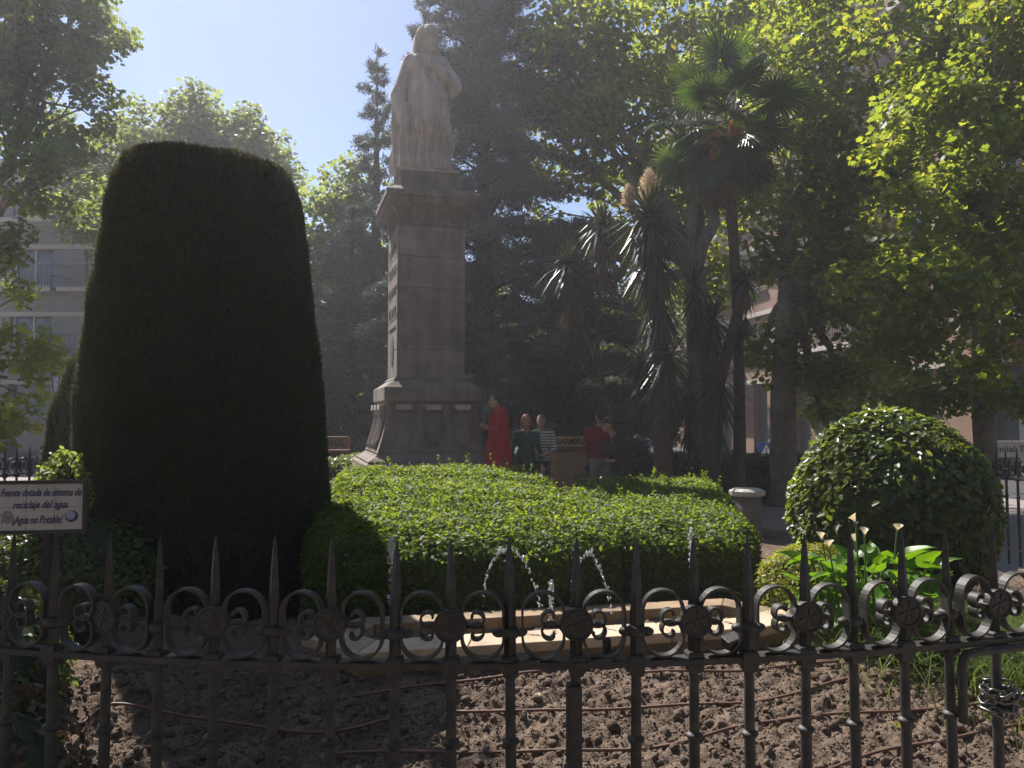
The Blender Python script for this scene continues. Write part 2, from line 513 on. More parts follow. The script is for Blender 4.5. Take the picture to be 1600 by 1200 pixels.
for pts_, lab in HOSES:
    q = []
    for x, y in pts_:
        z = 0.035
        for _ in range(5): z = 0.035 + float(mound(gp(x, y, z).y))
        q.append(gp(x, y, z))
    dense = []
    for a, b in zip(q[:-1], q[1:]):
        for k in range(6):
            p = a.lerp(b, k / 6); p.z += 0.006 * math.sin(p.x * 9) ; dense.append(p)
    dense.append(q[-1])
    # smooth the path
    for _ in range(4):
        dense = [dense[0]] + [(dense[i - 1] + dense[i] * 2 + dense[i + 1]) / 4 for i in range(1, len(dense) - 1)] + [dense[-1]]
    g = G(); g.tube(dense, 0.0075, 7)
    tag(g.build('irrigation_hose', M_hose, smooth=True), lab, 'hose', 'drip hoses on the soil')

# ------------------------------------------------------------------ fence
RAIL_Z = 0.885


def fpos(phi, r=FR):
    return Vector((FC.x + r * math.sin(phi), FC.y - r * math.cos(phi), 0))


STEP = 0.1515 / FR
DISC_Z = RAIL_Z + 0.100


def scroll_mesh(width):
    """C scroll, open to +x, strip of flat bar; centred on x=0, base on z=0"""
    def half():
        p = [(-0.0, 0.0)]
        h = math.pi / 2; x, y = 0.0, 0.0
        rr = width * 0.5
        segs = [(None, 0.030), (rr, math.pi * 1.0), (rr * 0.66, math.pi * 0.55), (rr * 0.36, math.pi * 1.0), (rr * 0.20, math.pi * 0.6)]
        for r_, a_ in segs:
            if r_ is None:
                for k in range(2):
                    y += a_ / 2; p.append((x, y))
            else:
                m_ = max(6, int(a_ / 0.2))
                for k in range(m_):
                    h -= a_ / m_ / 2
                    x += math.cos(h) * r_ * a_ / m_; y += math.sin(h) * r_ * a_ / m_
                    h -= a_ / m_ / 2
                    p.append((x, y))
        return p
    up = half()
    lo = [(x, -y) for x, y in up]
    path = lo[::-1] + up[1:]
    path = [(x - width / 2, y) for x, y in path]
    zmin = min(y for _, y in path)
    path = [(x, y - zmin) for x, y in path]
    g = G(); V = []; F_ = []
    n = len(path)
    for i, (x, z) in enumerate(path):
        a = path[max(i - 1, 0)]; b = path[min(i + 1, n - 1)]
        tx, tz = b[0] - a[0], b[1] - a[1]; l = math.hypot(tx, tz) or 1
        nx_, nz_ = -tz / l, tx / l
        e = min(i, n - 1 - i)
        wd = 0.0135 * (0.75 + 0.25 * min(1, e / 6)); th = 0.0029
        for sy, sn in ((-wd, -th), (wd, -th), (wd, th), (-wd, th)):
            V.append((x + nx_ * sn, sy, z + nz_ * sn))
    for i in range(n - 1):
        for k in range(4):
            F_.append((i * 4 + k, i * 4 + (k + 1) % 4, (i + 1) * 4 + (k + 1) % 4, (i + 1) * 4 + k))
    F_.append((3, 2, 1, 0)); F_.append(tuple((n - 1) * 4 + k for k in range(4)))
    g.add(V, F_)
    return g.mesh('scroll')


def bar_mesh():
    g = G()
    g.lathe([(0.0145, -0.0), (0.0142, 0.35), (0.0138, RAIL_Z - 0.203)], 14)
    g.lathe([(0.013, RAIL_Z - 0.204), (0.017, RAIL_Z - 0.196), (0.0215, RAIL_Z - 0.190), (0.022, RAIL_Z - 0.187), (0.020, RAIL_Z - 0.184), (0.0125, RAIL_Z - 0.179)], 18)
    g.lathe([(0.0130, RAIL_Z - 0.183), (0.0122, RAIL_Z - 0.02)], 14)
    g.lathe([(0.022, RAIL_Z - 0.03), (0.027, RAIL_Z - 0.02), (0.029, RAIL_Z + 0.016), (0.023, RAIL_Z + 0.022)], 4, rot0=math.pi / 4)
    return g.mesh('post')


def spike_mesh():
    g = G()
    g.lathe([(0.0150, RAIL_Z + 0.02), (0.0155, RAIL_Z + 0.125), (0.0120, RAIL_Z + 0.21), (0.0070, RAIL_Z + 0.280), (0.0015, RAIL_Z + 0.312)], 4, rot0=math.pi / 4 + 0.62)
    return g.mesh('spike')


def disc_mesh():
    g = G()
    Mx = Matrix.Rotation(R(90), 3, 'X')
    g.lathe([(0.036, -0.016), (0.040, -0.012), (0.041, 0.010), (0.037, 0.013), (0.034, 0.0105), (0.033, 0.008)], 30, (0, -0.012, DISC_Z), M=Mx)
    # raised flower on the front
    for k in range(6):
        a = k * math.pi / 3 + 0.3
        g.ell((0.018 * math.cos(a), -0.021, DISC_Z + 0.018 * math.sin(a)), (0.012, 0.0022, 0.005), 8, 5, Matrix.Rotation(-a, 3, 'Y'))
    g.ell((0, -0.021, DISC_Z), (0.006, 0.003, 0.006), 8, 5)
    return g.mesh('medallion')


def collar_mesh():
    g = G()
    for s_ in (-1, 1):
        g.ell((s_ * 0.027, 0, DISC_Z - 0.022), (0.018, 0.017, 0.0115), 10, 7)
    g.lathe([(0.020, DISC_Z - 0.034), (0.026, DISC_Z - 0.026), (0.026, DISC_Z - 0.016), (0.020, DISC_Z - 0.008)], 12)
    return g.mesh('collar')


ME_bar, ME_spike, ME_disc, ME_col, ME_scr = bar_mesh(), spike_mesh(), disc_mesh(), collar_mesh(), scroll_mesh(0.104)
for mm in (ME_bar, ME_spike, ME_disc, ME_col, ME_scr): mm.materials.append(M_iron)
for mm in (ME_col,): mm.polygons.foreach_set('use_smooth', [True] * len(mm.polygons))


def rz_of(phi):
    return phi


def rail_geo(ph0, ph1, z, w, h, n):
    g = G(); V = []; F_ = []
    for i in range(n + 1):
        ph = ph0 + (ph1 - ph0) * i / n
        for r_, zz in ((FR - w / 2, z - h / 2), (FR + w / 2, z - h / 2), (FR + w / 2, z + h / 2), (FR - w / 2, z + h / 2)):
            p = fpos(ph, r_); V.append((p.x, p.y, zz))
    for i in range(n):
        for k in range(4):
            F_.append((i * 4 + k, i * 4 + (k + 1) % 4, (i + 1) * 4 + (k + 1) % 4, (i + 1) * 4 + k))
    F_.append((3, 2, 1, 0)); F_.append(tuple(n * 4 + k for k in range(4)))
    return g.add(V, F_)


def fence(phis, first_disc, label, thick=None):
    root = empty('iron_fence', fpos(phis[len(phis) // 2]))
    root['label'] = label; root['category'] = 'fence'
    inv = Matrix.Translation(-Vector(root.location))

    def put(name, me, phi, parent=root, sx=1):
        o = bpy.data.objects.new(name, me); col.objects.link(o); o.parent = parent
        if parent is root:
            o.location = fpos(phi) - Vector(root.location)
            o.rotation_euler = (random.uniform(-0.008, 0.008), random.uniform(-0.010, 0.010), phi + random.uniform(-0.10, 0.10))
        o.scale = (sx, 1, 1)
        return o
    jit = []
    for i, ph in enumerate(phis):
        p = put('post', ME_bar, ph)
        put('spike', ME_spike, ph, p)
        if (i % 2 == 0) == first_disc:
            put('medallion', ME_disc, ph, p)
        else:
            put('collar', ME_col, ph, p)
    for i in range(len(phis) - 1):
        mid = (phis[i] + phis[i + 1]) / 2
        isd = (i % 2 == 0) == first_disc
        # open side towards the medallion
        o = put('scroll', ME_scr, mid, root, -1 if isd else 1)
        o.location.z = RAIL_Z + 0.014
    for z, w, h in ((RAIL_Z, 0.046, 0.016), (0.16, 0.03, 0.014)):
        g = rail_geo(phis[0] - 0.012, phis[-1] + 0.012, z, w, h, len(phis) * 2)
        o = g.build('rail', M_iron, root, -Vector(root.location), bevel=0.002)
    return root


# post positions read off the photograph: bays of about 15 cm on a circle
ph_mid = None
cand = np.arange(-40, 41)
# phi of the medallion post seen at px 895 (depth about 1.95)
def phi_at(px):
    best = min(np.linspace(-0.6, 0.6, 4801), key=lambda f: abs(800 + FPX * fpos(f).x / fpos(f).y * (1 / math.cos(PITCH)) - px))
    return best


p0 = phi_at(895)
front = [p0 + STEP * k for k in range(-15, 14)]
fr = fence(front, False, 'black wrought iron fence with spear points, medallions and scrolls before the fountain')
# index of p0 is 15 -> medallion on odd indices
g = G()
pp = fpos(p0, FR + 0.002) - Vector(fr.location)
g.box((pp.x, pp.y, (RAIL_Z - 0.05) / 2 + 0.02), (0.036, 0.045, RAIL_Z - 0.09), p0)
g.box((pp.x, pp.y, 0.30), (0.046, 0.055, 0.66), p0)
g.build('support_post', M_iron, fr, bevel=0.003)
for dp in (-0.022, 0.012):      # flat joint plates on the rail
    g = G(); pj = fpos(p0 + dp, FR) - Vector(fr.location)
    g.box((pj.x, pj.y, RAIL_Z + 0.011), (0.06, 0.07, 0.006), p0)
    g.build('joint_plate', M_iron, fr, bevel=0.001)
g = G(); pj = fpos(p0 + 0.017, FR - 0.03) - Vector(fr.location)
g.lathe([(0.011, 0), (0.011, 0.04), (0.006, 0.04), (0.006, 0.03)], 14, (pj.x, pj.y, RAIL_Z + 0.012))
g.build('pipe_stub', M_iron, fr)
pj = fpos(phi_at(1145), FR - 0.01) - Vector(fr.location)
g = G(); g.box((pj.x, pj.y, RAIL_Z + 0.04), (0.055, 0.035, 0.03), M=Euler((0.3, -0.25, 0.3)).to_matrix())
g.box((pj.x - 0.004, pj.y, RAIL_Z + 0.018), (0.02, 0.02, 0.03), 0.2)
g.build('bracket', M_iron, fr, bevel=0.003)
# bent pipe handle starting at the post near the chain
ph1, ph2 = p0 + STEP * 7, p0 + STEP * 10.2
path = [fpos(ph1, FR + 0.03) + Vector((0, 0, RAIL_Z - 0.20)), fpos(ph1, FR + 0.03) + Vector((0, 0, RAIL_Z - 0.06)), fpos(ph1 + 0.001, FR + 0.03) + Vector((0, 0, RAIL_Z - 0.035)), fpos(ph1 + 0.003, FR + 0.03) + Vector((0, 0, RAIL_Z - 0.022)), fpos(ph1 + 0.008, FR + 0.03) + Vector((0, 0, RAIL_Z - 0.019))]
path += [fpos(ph1 + (ph2 - ph1) * k / 5, FR + 0.03) + Vector((0, 0, RAIL_Z - 0.018)) for k in range(1, 6)]
g = G(); g.tube([p - Vector(fr.location) for p in path], 0.0118, 10)
g.build('gate_pipe', M_iron, fr, smooth=True)

side = [R(86) + STEP * 1.0 * k for k in range(22)]
fence(side, True, 'far run of black spear topped iron fence beside the round bush')
sidel = [R(-125) + STEP * k for k in range(24)]
fence(sidel, True, 'far run of black spear topped iron fence behind the tiled sign')

# chain wound round the gate post
ch = empty('chain', fpos((p0 + STEP * 8)))
tag(ch, 'steel chain wound round a fence post', 'chain')
M_chain = mat('chain_steel', (0.16, 0.15, 0.14), 0.35, 0.3, 30, 0, 40, 0.9)
base = fpos((p0 + STEP * 8)) - Vector(ch.location)
tor = bmesh.new()
g = G(); V = []; F_ = []
for i in range(14):
    a = 2 * math.pi * i / 14
    cx, cz = 0.013 * math.cos(a) + (0.009 if math.cos(a) > 0 else -0.009), 0.011 * math.sin(a)
    for k in range(6):
        b_ = 2 * math.pi * k / 6
        V.append((cx + 0.0042 * math.cos(b_) * math.cos(a), 0.0042 * math.sin(b_), cz + 0.0042 * math.cos(b_) * math.sin(a)))
for i in range(14):
    for k in range(6):
        F_.append((i * 6 + k, i * 6 + (k + 1) % 6, ((i + 1) % 14) * 6 + (k + 1) % 6, ((i + 1) % 14) * 6 + k))
ME_link = g.add(V, F_).mesh('link'); ME_link.materials.append(M_chain)
ME_link.polygons.foreach_set('use_smooth', [True] * len(ME_link.polygons))
tor.free()
for k in range(30):
    a = k * 2 * math.pi / 9.0
    o = bpy.data.objects.new('link', ME_link); col.objects.link(o); o.parent = ch
    rr = 0.030 + 0.004 * (k % 3)
    o.location = (rr * math.cos(a), rr * math.sin(a), RAIL_Z - 0.20 + 0.075 * k / 29 + random.uniform(-.006, .006))
    o.rotation_euler = (math.pi / 2 * (k % 2) + random.uniform(-.4, .4), random.uniform(-.4, .4), a + math.pi / 2)
for k in range(9):
    o = bpy.data.objects.new('link', ME_link); col.objects.link(o); o.parent = ch
    o.location = (0.045 + 0.024 * k, 0.0 + 0.008 * k, RAIL_Z - 0.15 - 0.02 * math.sin(k * 0.35) + 0.012 * (k // 5))
    o.rotation_euler = (math.pi / 2 * (k % 2) + 0.3, random.uniform(-.4, .4), 0.3)

# ------------------------------------------------------------------ fountain
fo = empty('fountain', (0.35, 4.8, 0))
tag(fo, 'long low sandstone fountain basin with a pale coping', 'fountain')
FO = Vector(fo.location)
A = Vector((-0.82, 4.09, 0)); B = Vector((1.50, 4.60, 0))
Cc = Vector((2.02, 4.98, 0)); Ee = Vector((1.52, 5.56, 0)); Ff = Vector((-1.02, 5.02, 0)); Dd = Vector((-1.20, 4.42, 0))
outer = [A, B, Cc, Ee, Ff, Dd]


def inset(poly, d):
    n = len(poly); out = []
    for i in range(n):
        p, q, r_ = poly[i - 1], poly[i], poly[(i + 1) % n]
        n1 = Vector((-(q - p).y, (q - p).x, 0)).normalized(); n2 = Vector((-(r_ - q).y, (r_ - q).x, 0)).normalized()
        b_ = (n1 + n2).normalized(); out.append(q + b_ * (d / max(0.2, b_.dot(n1))))
    return out


def ring_slabs(name, po, pi, z0, z1, per, m, gap=0.006):
    for i in range(len(po)):
        a0, b0, a1, b1 = po[i], po[(i + 1) % 6], pi[i], pi[(i + 1) % 6]
        k = per[i]
        L_ = (b0 - a0).length
        for j in range(k):
            t0, t1 = j / k, (j + 1) / k
            e = gap / L_ / 2
            q = [a0.lerp(b0, t0 + e), a0.lerp(b0, t1 - e), a1.lerp(b1, t1 - e), a1.lerp(b1, t0 + e)]
            g = G(); dz = random.uniform(-0.002, 0.002)
            g.prism([((p - FO).x, (p - FO).y) for p in q], z0, z1 + dz)
            g.build(name, m, fo, bevel=0.006)


o0 = inset(outer, 0.03); o1 = inset(outer, 0.21); o2 = inset(outer, 0.23)
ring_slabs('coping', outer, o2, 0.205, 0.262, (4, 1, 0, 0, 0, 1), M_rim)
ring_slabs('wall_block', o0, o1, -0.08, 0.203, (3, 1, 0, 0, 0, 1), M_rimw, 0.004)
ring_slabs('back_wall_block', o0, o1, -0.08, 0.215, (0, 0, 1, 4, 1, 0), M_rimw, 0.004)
g = G(); g.add([((p - FO).x, (p - FO).y, 0.06) for p in inset(outer, 0.20)], [tuple(range(6))])
g.build('water_surface', M_water, fo)
NOZ = [(612, 4.62), (752, 4.75), (860, 4.75), (892, 4.80), (1078, 4.95)]
M_bronze = mat('bronze', (0.06, 0.05, 0.03), 0.5, 0.3, 20, metal=0.7)
for px, d in NOZ:
    p = gp(px, 800, 0.0); p = Vector(((px - 800) / FPX * d, d, 0)) - FO
    g = G(); g.lathe([(0.02, -0.05), (0.02, 0.06), (0.012, 0.08), (0.009, 0.11)], 10, (p.x, p.y, 0))
    g.build('nozzle', M_bronze, fo, smooth=True)


def jet(name, path, dens, size, label, spread):
    """water thrown along a path: broken strings of drops"""
    path = [Vector(p) for p in path]
    C = []
    S = []
    for a, b_, w in zip(path[:-1], path[1:], dens):
        for k in range(w):
            q = a.lerp(b_, random.random()); s_ = size * random.choice((0.35, 0.5, 0.5, 0.8, 1.2))
            C.append(q + Vector((random.gauss(0, spread), random.gauss(0, spread), random.gauss(0, spread * 1.3)))); S.append(s_)
    V, F_ = [], []
    C = np.array([c[:] for c in C]); S = np.array(S)
    n = len(C)
    V = ICV[None] * (1 + 0.15 * rng.normal(size=(n, len(ICV), 1))) * (S[:, None, None] * np.array([1, 1, 1.7])) + C[:, None, :]
    F_ = (ICF[None] + (np.arange(n) * len(ICV))[:, None, None]).reshape(-1, 3)
    o = link(name, mesh_np(name, V.reshape(-1, 3), F_, True), M_spray)
    return tag(o, label, 'water jet', 'water jets of the fountain', kind='stuff')


def vert_jet(px, d, ytop, label):
    b_ = Vector(((px - 800) / FPX * d, d, 0.10)); tz = pt(px, ytop, d).z
    tp = Vector((b_.x, d, tz)); m1 = b_.lerp(tp, 0.75)
    jet('water_jet', [b_, m1, tp, tp + Vector((0.01, 0, -0.1))], [60, 60, 70], 0.0065, label, 0.007)


vert_jet(612, 4.62, 838, 'upright water jet breaking into foam near the shaded end of the basin')
vert_jet(1078, 4.95, 828, 'upright water jet breaking into foam near the sunlit end of the basin')
vert_jet(860, 4.75, 908, 'low bubbling water jet in the middle of the basin')


def arc_jet(pxs, d, label):
    q = [pt(x, y, d) for x, y in pxs]
    jet('water_jet', q, ([14, 16, 26, 34, 24, 20, 12, 10])[:len(q) - 1], 0.0055, label, 0.006)


arc_jet([(752, 975), (757, 915), (765, 885), (782, 861), (800, 856), (820, 876), (838, 922), (846, 962)], 4.75, 'arching string of water drops rising beside the low bubbling jet, towards the cypress')
arc_jet([(892, 975), (894, 915), (900, 888), (912, 868), (924, 862), (940, 895), (952, 935), (957, 960)], 4.8, 'arching string of water drops rising beside the low bubbling jet, towards the round bush')


# ------------------------------------------------------------------ hedges, bush, topiary
def foliage_shell(P, Nn, size, tmpl, spread=0.7, droop=0.0, wid=None, depth=0.06):
    n = len(P)
    C = P + rng.normal(size=(n, 3)) * 0.012 - Nn * (rng.random((n, 1)) ** 2 * depth)
    nn = unit(Nn + rdir(n) * spread + np.array([0, 0, 0.35]))
    D = rdir(n) + np.array([0, 0, -droop]) + Nn * 0.6
    return scatter(C, nn, D, size, tmpl[0], tmpl[1], wid)


def hedge(name, label, cx, cy, rx, ry, rz_, top, n, leaf, m, sprigs, seed, tmpl=LEAF_QUAD, power=4.0, amp=0.05, tilt=0.0):
    """clipped hedge: super-ellipsoid block with an uneven leafy skin"""
    root = empty(name, (cx, cy, 0), rz_)
    tag(root, label, 'hedge')
    hz = top / 2 + 0.05

    def surf(U):
        d = np.abs(U) / np.array([rx, ry, hz * 1.0])
        s = (d ** power).sum(1) ** (-1 / power)
        return U * s[:, None]
    U = rng.uniform(-1, 1, (int(n * 1.0), 3)) * np.array([rx, ry, hz])
    # push to faces: visible top and front get most
    k = rng.integers(0, 5, len(U))
    U[k == 0, 2] = hz; U[k == 1, 1] = -ry; U[k == 2, 0] = rx; U[k == 3, 0] = -rx; U[k == 4, 2] = hz
    S = surf(U)
    Nn = unit(np.sign(S) * (np.abs(S) / np.array([rx, ry, hz])) ** (power - 1) / np.array([rx, ry, hz]))
    S = S + Nn * (amp * wob(S, 3.0, seed) + amp * 0.5 * wob(S, 11, seed + 1))[:, None]
    S[:, 2] += hz - 0.1 + tilt * S[:, 1] * np.clip(S[:, 2] / hz + 0.6, 0, 1)
    V, F_ = foliage_shell(S, Nn, leaf * rng.uniform(0.6, 1.25, len(S)), tmpl, 0.9)
    # shoots standing above the clipped top
    Vs, Fs = [V], [F_]; off = len(V)
    for _ in range(sprigs):
        b_ = np.array([rng.uniform(-rx, rx) * 0.93, rng.uniform(-ry, ry) * 0.93, top - 0.1 + rng.normal() * 0.02])
        b_[2] += tilt * b_[1]; h = rng.uniform(0.04, 0.12) if rng.random() < 0.8 else rng.uniform(0.12, 0.24); lean = rng.normal(size=2) * 0.25
        kk = int(5 + h * 70)
        tt = rng.random(kk)[:, None]
        C = b_ + tt * np.array([lean[0] * h, lean[1] * h, h])
        nn = unit(rdir(kk) + np.array([0, 0, 0.6])); D = rdir(kk) + np.array([0, 0, 0.5])
        v2, f2 = scatter(C, nn, D, leaf * rng.uniform(0.6, 1.1, kk), tmpl[0], tmpl[1])
        Vs.append(v2); Fs.append(f2 + off); off += len(v2)
    o = link('leaves', mesh_np('leaves', np.concatenate(Vs), np.concatenate(Fs)), m, root)
    o['kind'] = 'stuff'
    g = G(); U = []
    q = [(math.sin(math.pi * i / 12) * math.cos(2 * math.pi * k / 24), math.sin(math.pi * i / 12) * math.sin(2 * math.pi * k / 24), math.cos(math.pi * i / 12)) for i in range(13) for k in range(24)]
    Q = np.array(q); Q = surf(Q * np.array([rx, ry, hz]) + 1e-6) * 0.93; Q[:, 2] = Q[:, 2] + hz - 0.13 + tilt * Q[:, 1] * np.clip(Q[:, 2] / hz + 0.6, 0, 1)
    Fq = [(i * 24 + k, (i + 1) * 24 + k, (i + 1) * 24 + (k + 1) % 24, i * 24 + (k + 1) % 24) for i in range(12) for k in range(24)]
    g.add(Q, Fq).build('shade_core', M_hcore, root)  # solid core added inside the leaves to block light
    return root


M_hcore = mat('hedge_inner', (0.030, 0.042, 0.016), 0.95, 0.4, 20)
hedge('hedge', 'bright green leafy hedge with loose shoots growing in front of the monument', -0.62, 7.50, 1.20, 2.15, R(9), 0.78, 170000, 0.040, M_hedge, 1200, 5, power=8.0, amp=0.05, tilt=0.065)
hedge('hedge', 'darker green hedge beside the low stone pillar', 1.34, 7.80, 0.84, 1.98, R(-9), 0.71, 80000, 0.040, M_hedge, 420, 9, power=8.0, amp=0.05, tilt=0.03)


def ball_bush(name, label, c, r, n, leaf, m, seed, tmpl, cat='bush', amp=0.05, zcut=-0.85, wid=None, spread=0.8):
    root = empty(name, (c[0], c[1], 0)); tag(root, label, cat)
    U = rdir(int(n * 1.25)); U = U[U[:, 2] > zcut]
    r_ = np.array(r)
    S = U * r_; Nn = unit(U / r_)
    S = S + Nn * (amp * wob(S, 4, seed) + amp * 0.6 * wob(S, 12, seed + 1))[:, None]; S[:, 2] += c[2]
    sz = leaf * rng.uniform(0.6, 1.2, len(S))
    V, F_ = foliage_shell(S, Nn, sz, tmpl, spread, wid=None if wid is None else sz * wid)
    o = link('leaves', mesh_np('leaves', V, F_), m, root); o['kind'] = 'stuff'
    g = G(); g.ell((0, 0, c[2]), tuple(x * 0.93 for x in r), 28, 18); g.build('shade_core', M_hcore, root, smooth=True)  # core: solid filler that stops light passing through the bush
    g = G(); g.tube([(0, 0, -0.1), (0, 0, c[2])], [0.06, 0.05], 8); g.build('stem', M_barkd, root)
    return root


ball_bush('clipped_bush', 'large round clipped bush with glossy leaves behind the white lilies', (2.96, 6.05, 0.78), (0.71, 0.71, 0.74), 34000, 0.072, M_bush, 21, LEAF_OVAL, amp=0.035)
ball_bush('golden_shrub', 'low yellow green shrub between hedge and white lilies', (2.12, 5.5, 0.25), (0.36, 0.32, 0.34), 9000, 0.035, M_yel, 24, LEAF_QUAD, 'shrub', amp=0.05)
ball_bush('leafy_shrub', 'low glossy leafy shrub behind the tiled sign post', (-3.25, 5.5, 0.35), (0.75, 0.5, 0.45), 9000, 0.05, M_bush, 26, LEAF_OVAL, 'shrub', amp=0.08)
ball_bush('leafy_shrub', 'dark leafy shrub below the tiled sign, growing up to the fence', (-2.75, 3.75, 0.24), (0.55, 0.5, 0.46), 7000, 0.05, M_bush, 28, LEAF_OVAL, 'shrub', amp=0.09)


ball_bush('dry_shrub', 'loose dry brown shrub on the dug soil next to the sign post', (-1.95, 2.85, 0.10), (0.34, 0.32, 0.34), 1300, 0.05, M_dead, 29, LEAF_OVAL, 'shrub', amp=0.14)


def topiary(name, label, cx, cy, prof, n, seed):
    """clipped cypress: body of revolution densely set with short upright sprays"""
    root = empty(name, (cx, cy, 0)); tag(root, label, 'cypress')
    zs = np.array([p[1] for p in prof]); rs = np.array([p[0] for p in prof])
    seg = np.hypot(np.diff(zs), np.diff(rs)); cum = np.concatenate([[0], np.cumsum(seg * (rs[:-1] + rs[1:]) / 2)])
    t_ = rng.random(n) * cum[-1]
    i = np.clip(np.searchsorted(cum, t_) - 1, 0, len(seg) - 1); f = (t_ - cum[i]) / (cum[i + 1] - cum[i])
    z = zs[i] + f * (zs[i + 1] - zs[i]); r_ = rs[i] + f * (rs[i + 1] - rs[i])
    a = rng.uniform(0, 2 * math.pi, n)
    nz_ = -(rs[i + 1] - rs[i]) / seg[i]; nr = (zs[i + 1] - zs[i]) / seg[i]
    Nn = np.stack([nr * np.cos(a), nr * np.sin(a), nz_], 1)
    S = np.stack([r_ * np.cos(a), r_ * np.sin(a), z], 1)
    S = S + Nn * (0.035 * wob(S * np.array([1, 1, 0.5]), 4, seed) + 0.018 * wob(S * np.array([1, 1, 0.5]), 14, seed + 1) - 0.02 + 0.025 * rng.random(n))[:, None]
    D = unit(Nn * 0.55 + np.array([0, 0, 1.0]) + rng.normal(size=(n, 3)) * 0.33)
    nn = rdir(n) + Nn * 0.4
    V, F_ = scatter(S - D * 0.03, nn, D, rng.uniform(0.03, 0.065, n), BLADE[0], BLADE[1], rng.uniform(0.009, 0.017, n))
    o = link('sprays', mesh_np('sprays', V, F_), M_cypress, root); o['kind'] = 'stuff'
    g = G(); g.lathe([(max(0.001, p[0] * 0.965 - 0.02), p[1] - 0.03) for p in prof], 40); g.build('shade_core', M_hcore2, root, smooth=True)  # core: solid inner body put in to stop light
    g = G(); g.tube([(0, 0, -0.1), (0, 0, 1.0)], [0.12, 0.1], 8); g.build('trunk', M_barkd, root)
    return root


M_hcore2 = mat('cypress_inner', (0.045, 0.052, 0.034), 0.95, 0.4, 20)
dC = 6.6
cxp = (322 - 800) / FPX * dC
def zC(y): return pt(322, y, dC).z - (0.05 if y < 330 else 0.0)
def wC(a_, b_): return (b_ - a_) / 2 / FPX * dC - 0.055
topiary('clipped_cypress', 'massive dark clipped cypress with rounded top standing beside the fountain', cxp, dC,
        [(wC(120, 540), 0.02), (wC(136, 538), zC(880)), (wC(132, 526), zC(760)), (wC(126, 510), zC(640)), (wC(126, 488), zC(540)), (wC(138, 476), zC(450)), (wC(146, 466), zC(375)), (wC(152, 458), zC(318)), (wC(158, 450), zC(285)), (wC(168, 438), zC(264)), (wC(184, 420), zC(253)), (wC(214, 384), zC(247)), (0.12, zC(244)), (0.005, zC(243))], 270000, 31)
dD = 7.9
topiary('clipped_cypress', 'lower clipped cypress with a sunlit edge, standing behind the massive one', (200 - 800) / FPX * dD, dD,
        [(0.7, 0.02), (0.77, 0.6), (0.75, 1.1), (0.68, 1.6), (0.55, 2.05), (0.42, 2.25), (0.22, 2.36), (0.005, 2.4)], 90000, 33)
# small pyramidal plant by the sign
ball_bush('conical_plant', 'small pale pointed shrub rising just above the tiled sign', (-3.1, 5.35, 0.62), (0.14, 0.14, 0.60), 1500, 0.05, M_plane2, 35, LEAF_OVAL, 'shrub', amp=0.08)

hedge('hedge', 'low dark street hedge between the palm trunk and the pink building', 4.6, 15.2, 2.6, 0.6, 0.0, 0.75, 22000, 0.07, M_bush, 20, 13, power=4.6, amp=0.08)
hedge('hedge', 'low dark street hedge at the foot of the broad low cedar', -4.2, 15.0, 2.4, 0.6, 0.0, 0.72, 22000, 0.07, M_bush, 20, 15, power=4.6, amp=0.08)

# ------------------------------------------------------------------ calla lilies, grass
cal = empty('calla_lily', (2.17, 4.75, 0)); tag(cal, 'clump of arum lilies with broad arrow leaves and pale cream flowers', 'lily')
CL = Vector(cal.location)


def calla_leaf():
    g = G(); L_ = 1.0; V = []; F_ = []
    prof = [(-0.16, 0.24), (-0.03, 0.33), (0.12, 0.35), (0.3, 0.31), (0.5, 0.23), (0.72, 0.13), (0.9, 0.05), (1.0, 0.004)]
    for i, (x, w) in enumerate(prof):
        bend = -0.25 * max(x, 0) ** 2
        for j, s_ in enumerate((-1, -0.5, 0, 0.5, 1)):
            xx = x if j != 2 or i > 0 else 0.0
            V.append((xx, s_ * w + 0.02 * math.sin(9 * x + j), bend + 0.16 * abs(s_) * w / 0.3 + 0.03 * math.sin(12 * x) * abs(s_)))
    for i in range(len(prof) - 1):
        for j in range(4):
            F_.append((i * 5 + j, i * 5 + j + 1, (i + 1) * 5 + j + 1, (i + 1) * 5 + j))
    g.add(V, F_); me = g.mesh('leaf'); me.materials.append(M_calla)
    me.polygons.foreach_set('use_smooth', [True] * len(me.polygons))
    return me


ME_cl = calla_leaf()
M_stalk = mat('green_stalk', (0.07, 0.13, 0.025), 0.5, 0.2, 10)
for k in range(120):
    a = random.uniform(0, 2 * math.pi); rr = 0.30 * math.sqrt(random.random())
    x = rr * math.cos(a) * 1.0; y = rr * math.sin(a)
    h = random.uniform(0.25, 0.66)
    # petiole and blade in one part with a sub-part
    o = bpy.data.objects.new('leaf', ME_cl); col.objects.link(o); o.parent = cal
    o.location = (x * 1.3, y * 1.3, h); s_ = random.uniform(0.11, 0.19)
    o.scale = (s_, s_, s_)
    o.rotation_euler = (random.uniform(-0.5, 0.5), random.uniform(-0.95, 0.15), a + random.uniform(-0.9, 0.9))
    g = G(); g.tube([(x * 0.6, y * 0.6, -0.02), (x * 1.0, y * 1.0, h * 0.55), (x * 1.3, y * 1.3, h)], [0.007, 0.006, 0.004], 5)
    g.build('leaf_stalk', M_stalk, cal)
g = G(); V = []; F_ = []
for i in range(7):
    t_ = i / 6
    for k in range(14):
        a = 2 * math.pi * k / 14
        r_ = 0.006 + 0.030 * t_ ** 1.4 * (1.25 if abs(a - math.pi) < 0.5 else 1.0)
        V.append((r_ * math.cos(a) * 1.15, r_ * math.sin(a), 0.075 * t_ + 0.012 * t_ * math.cos(a) - 0.01 * t_ ** 4))
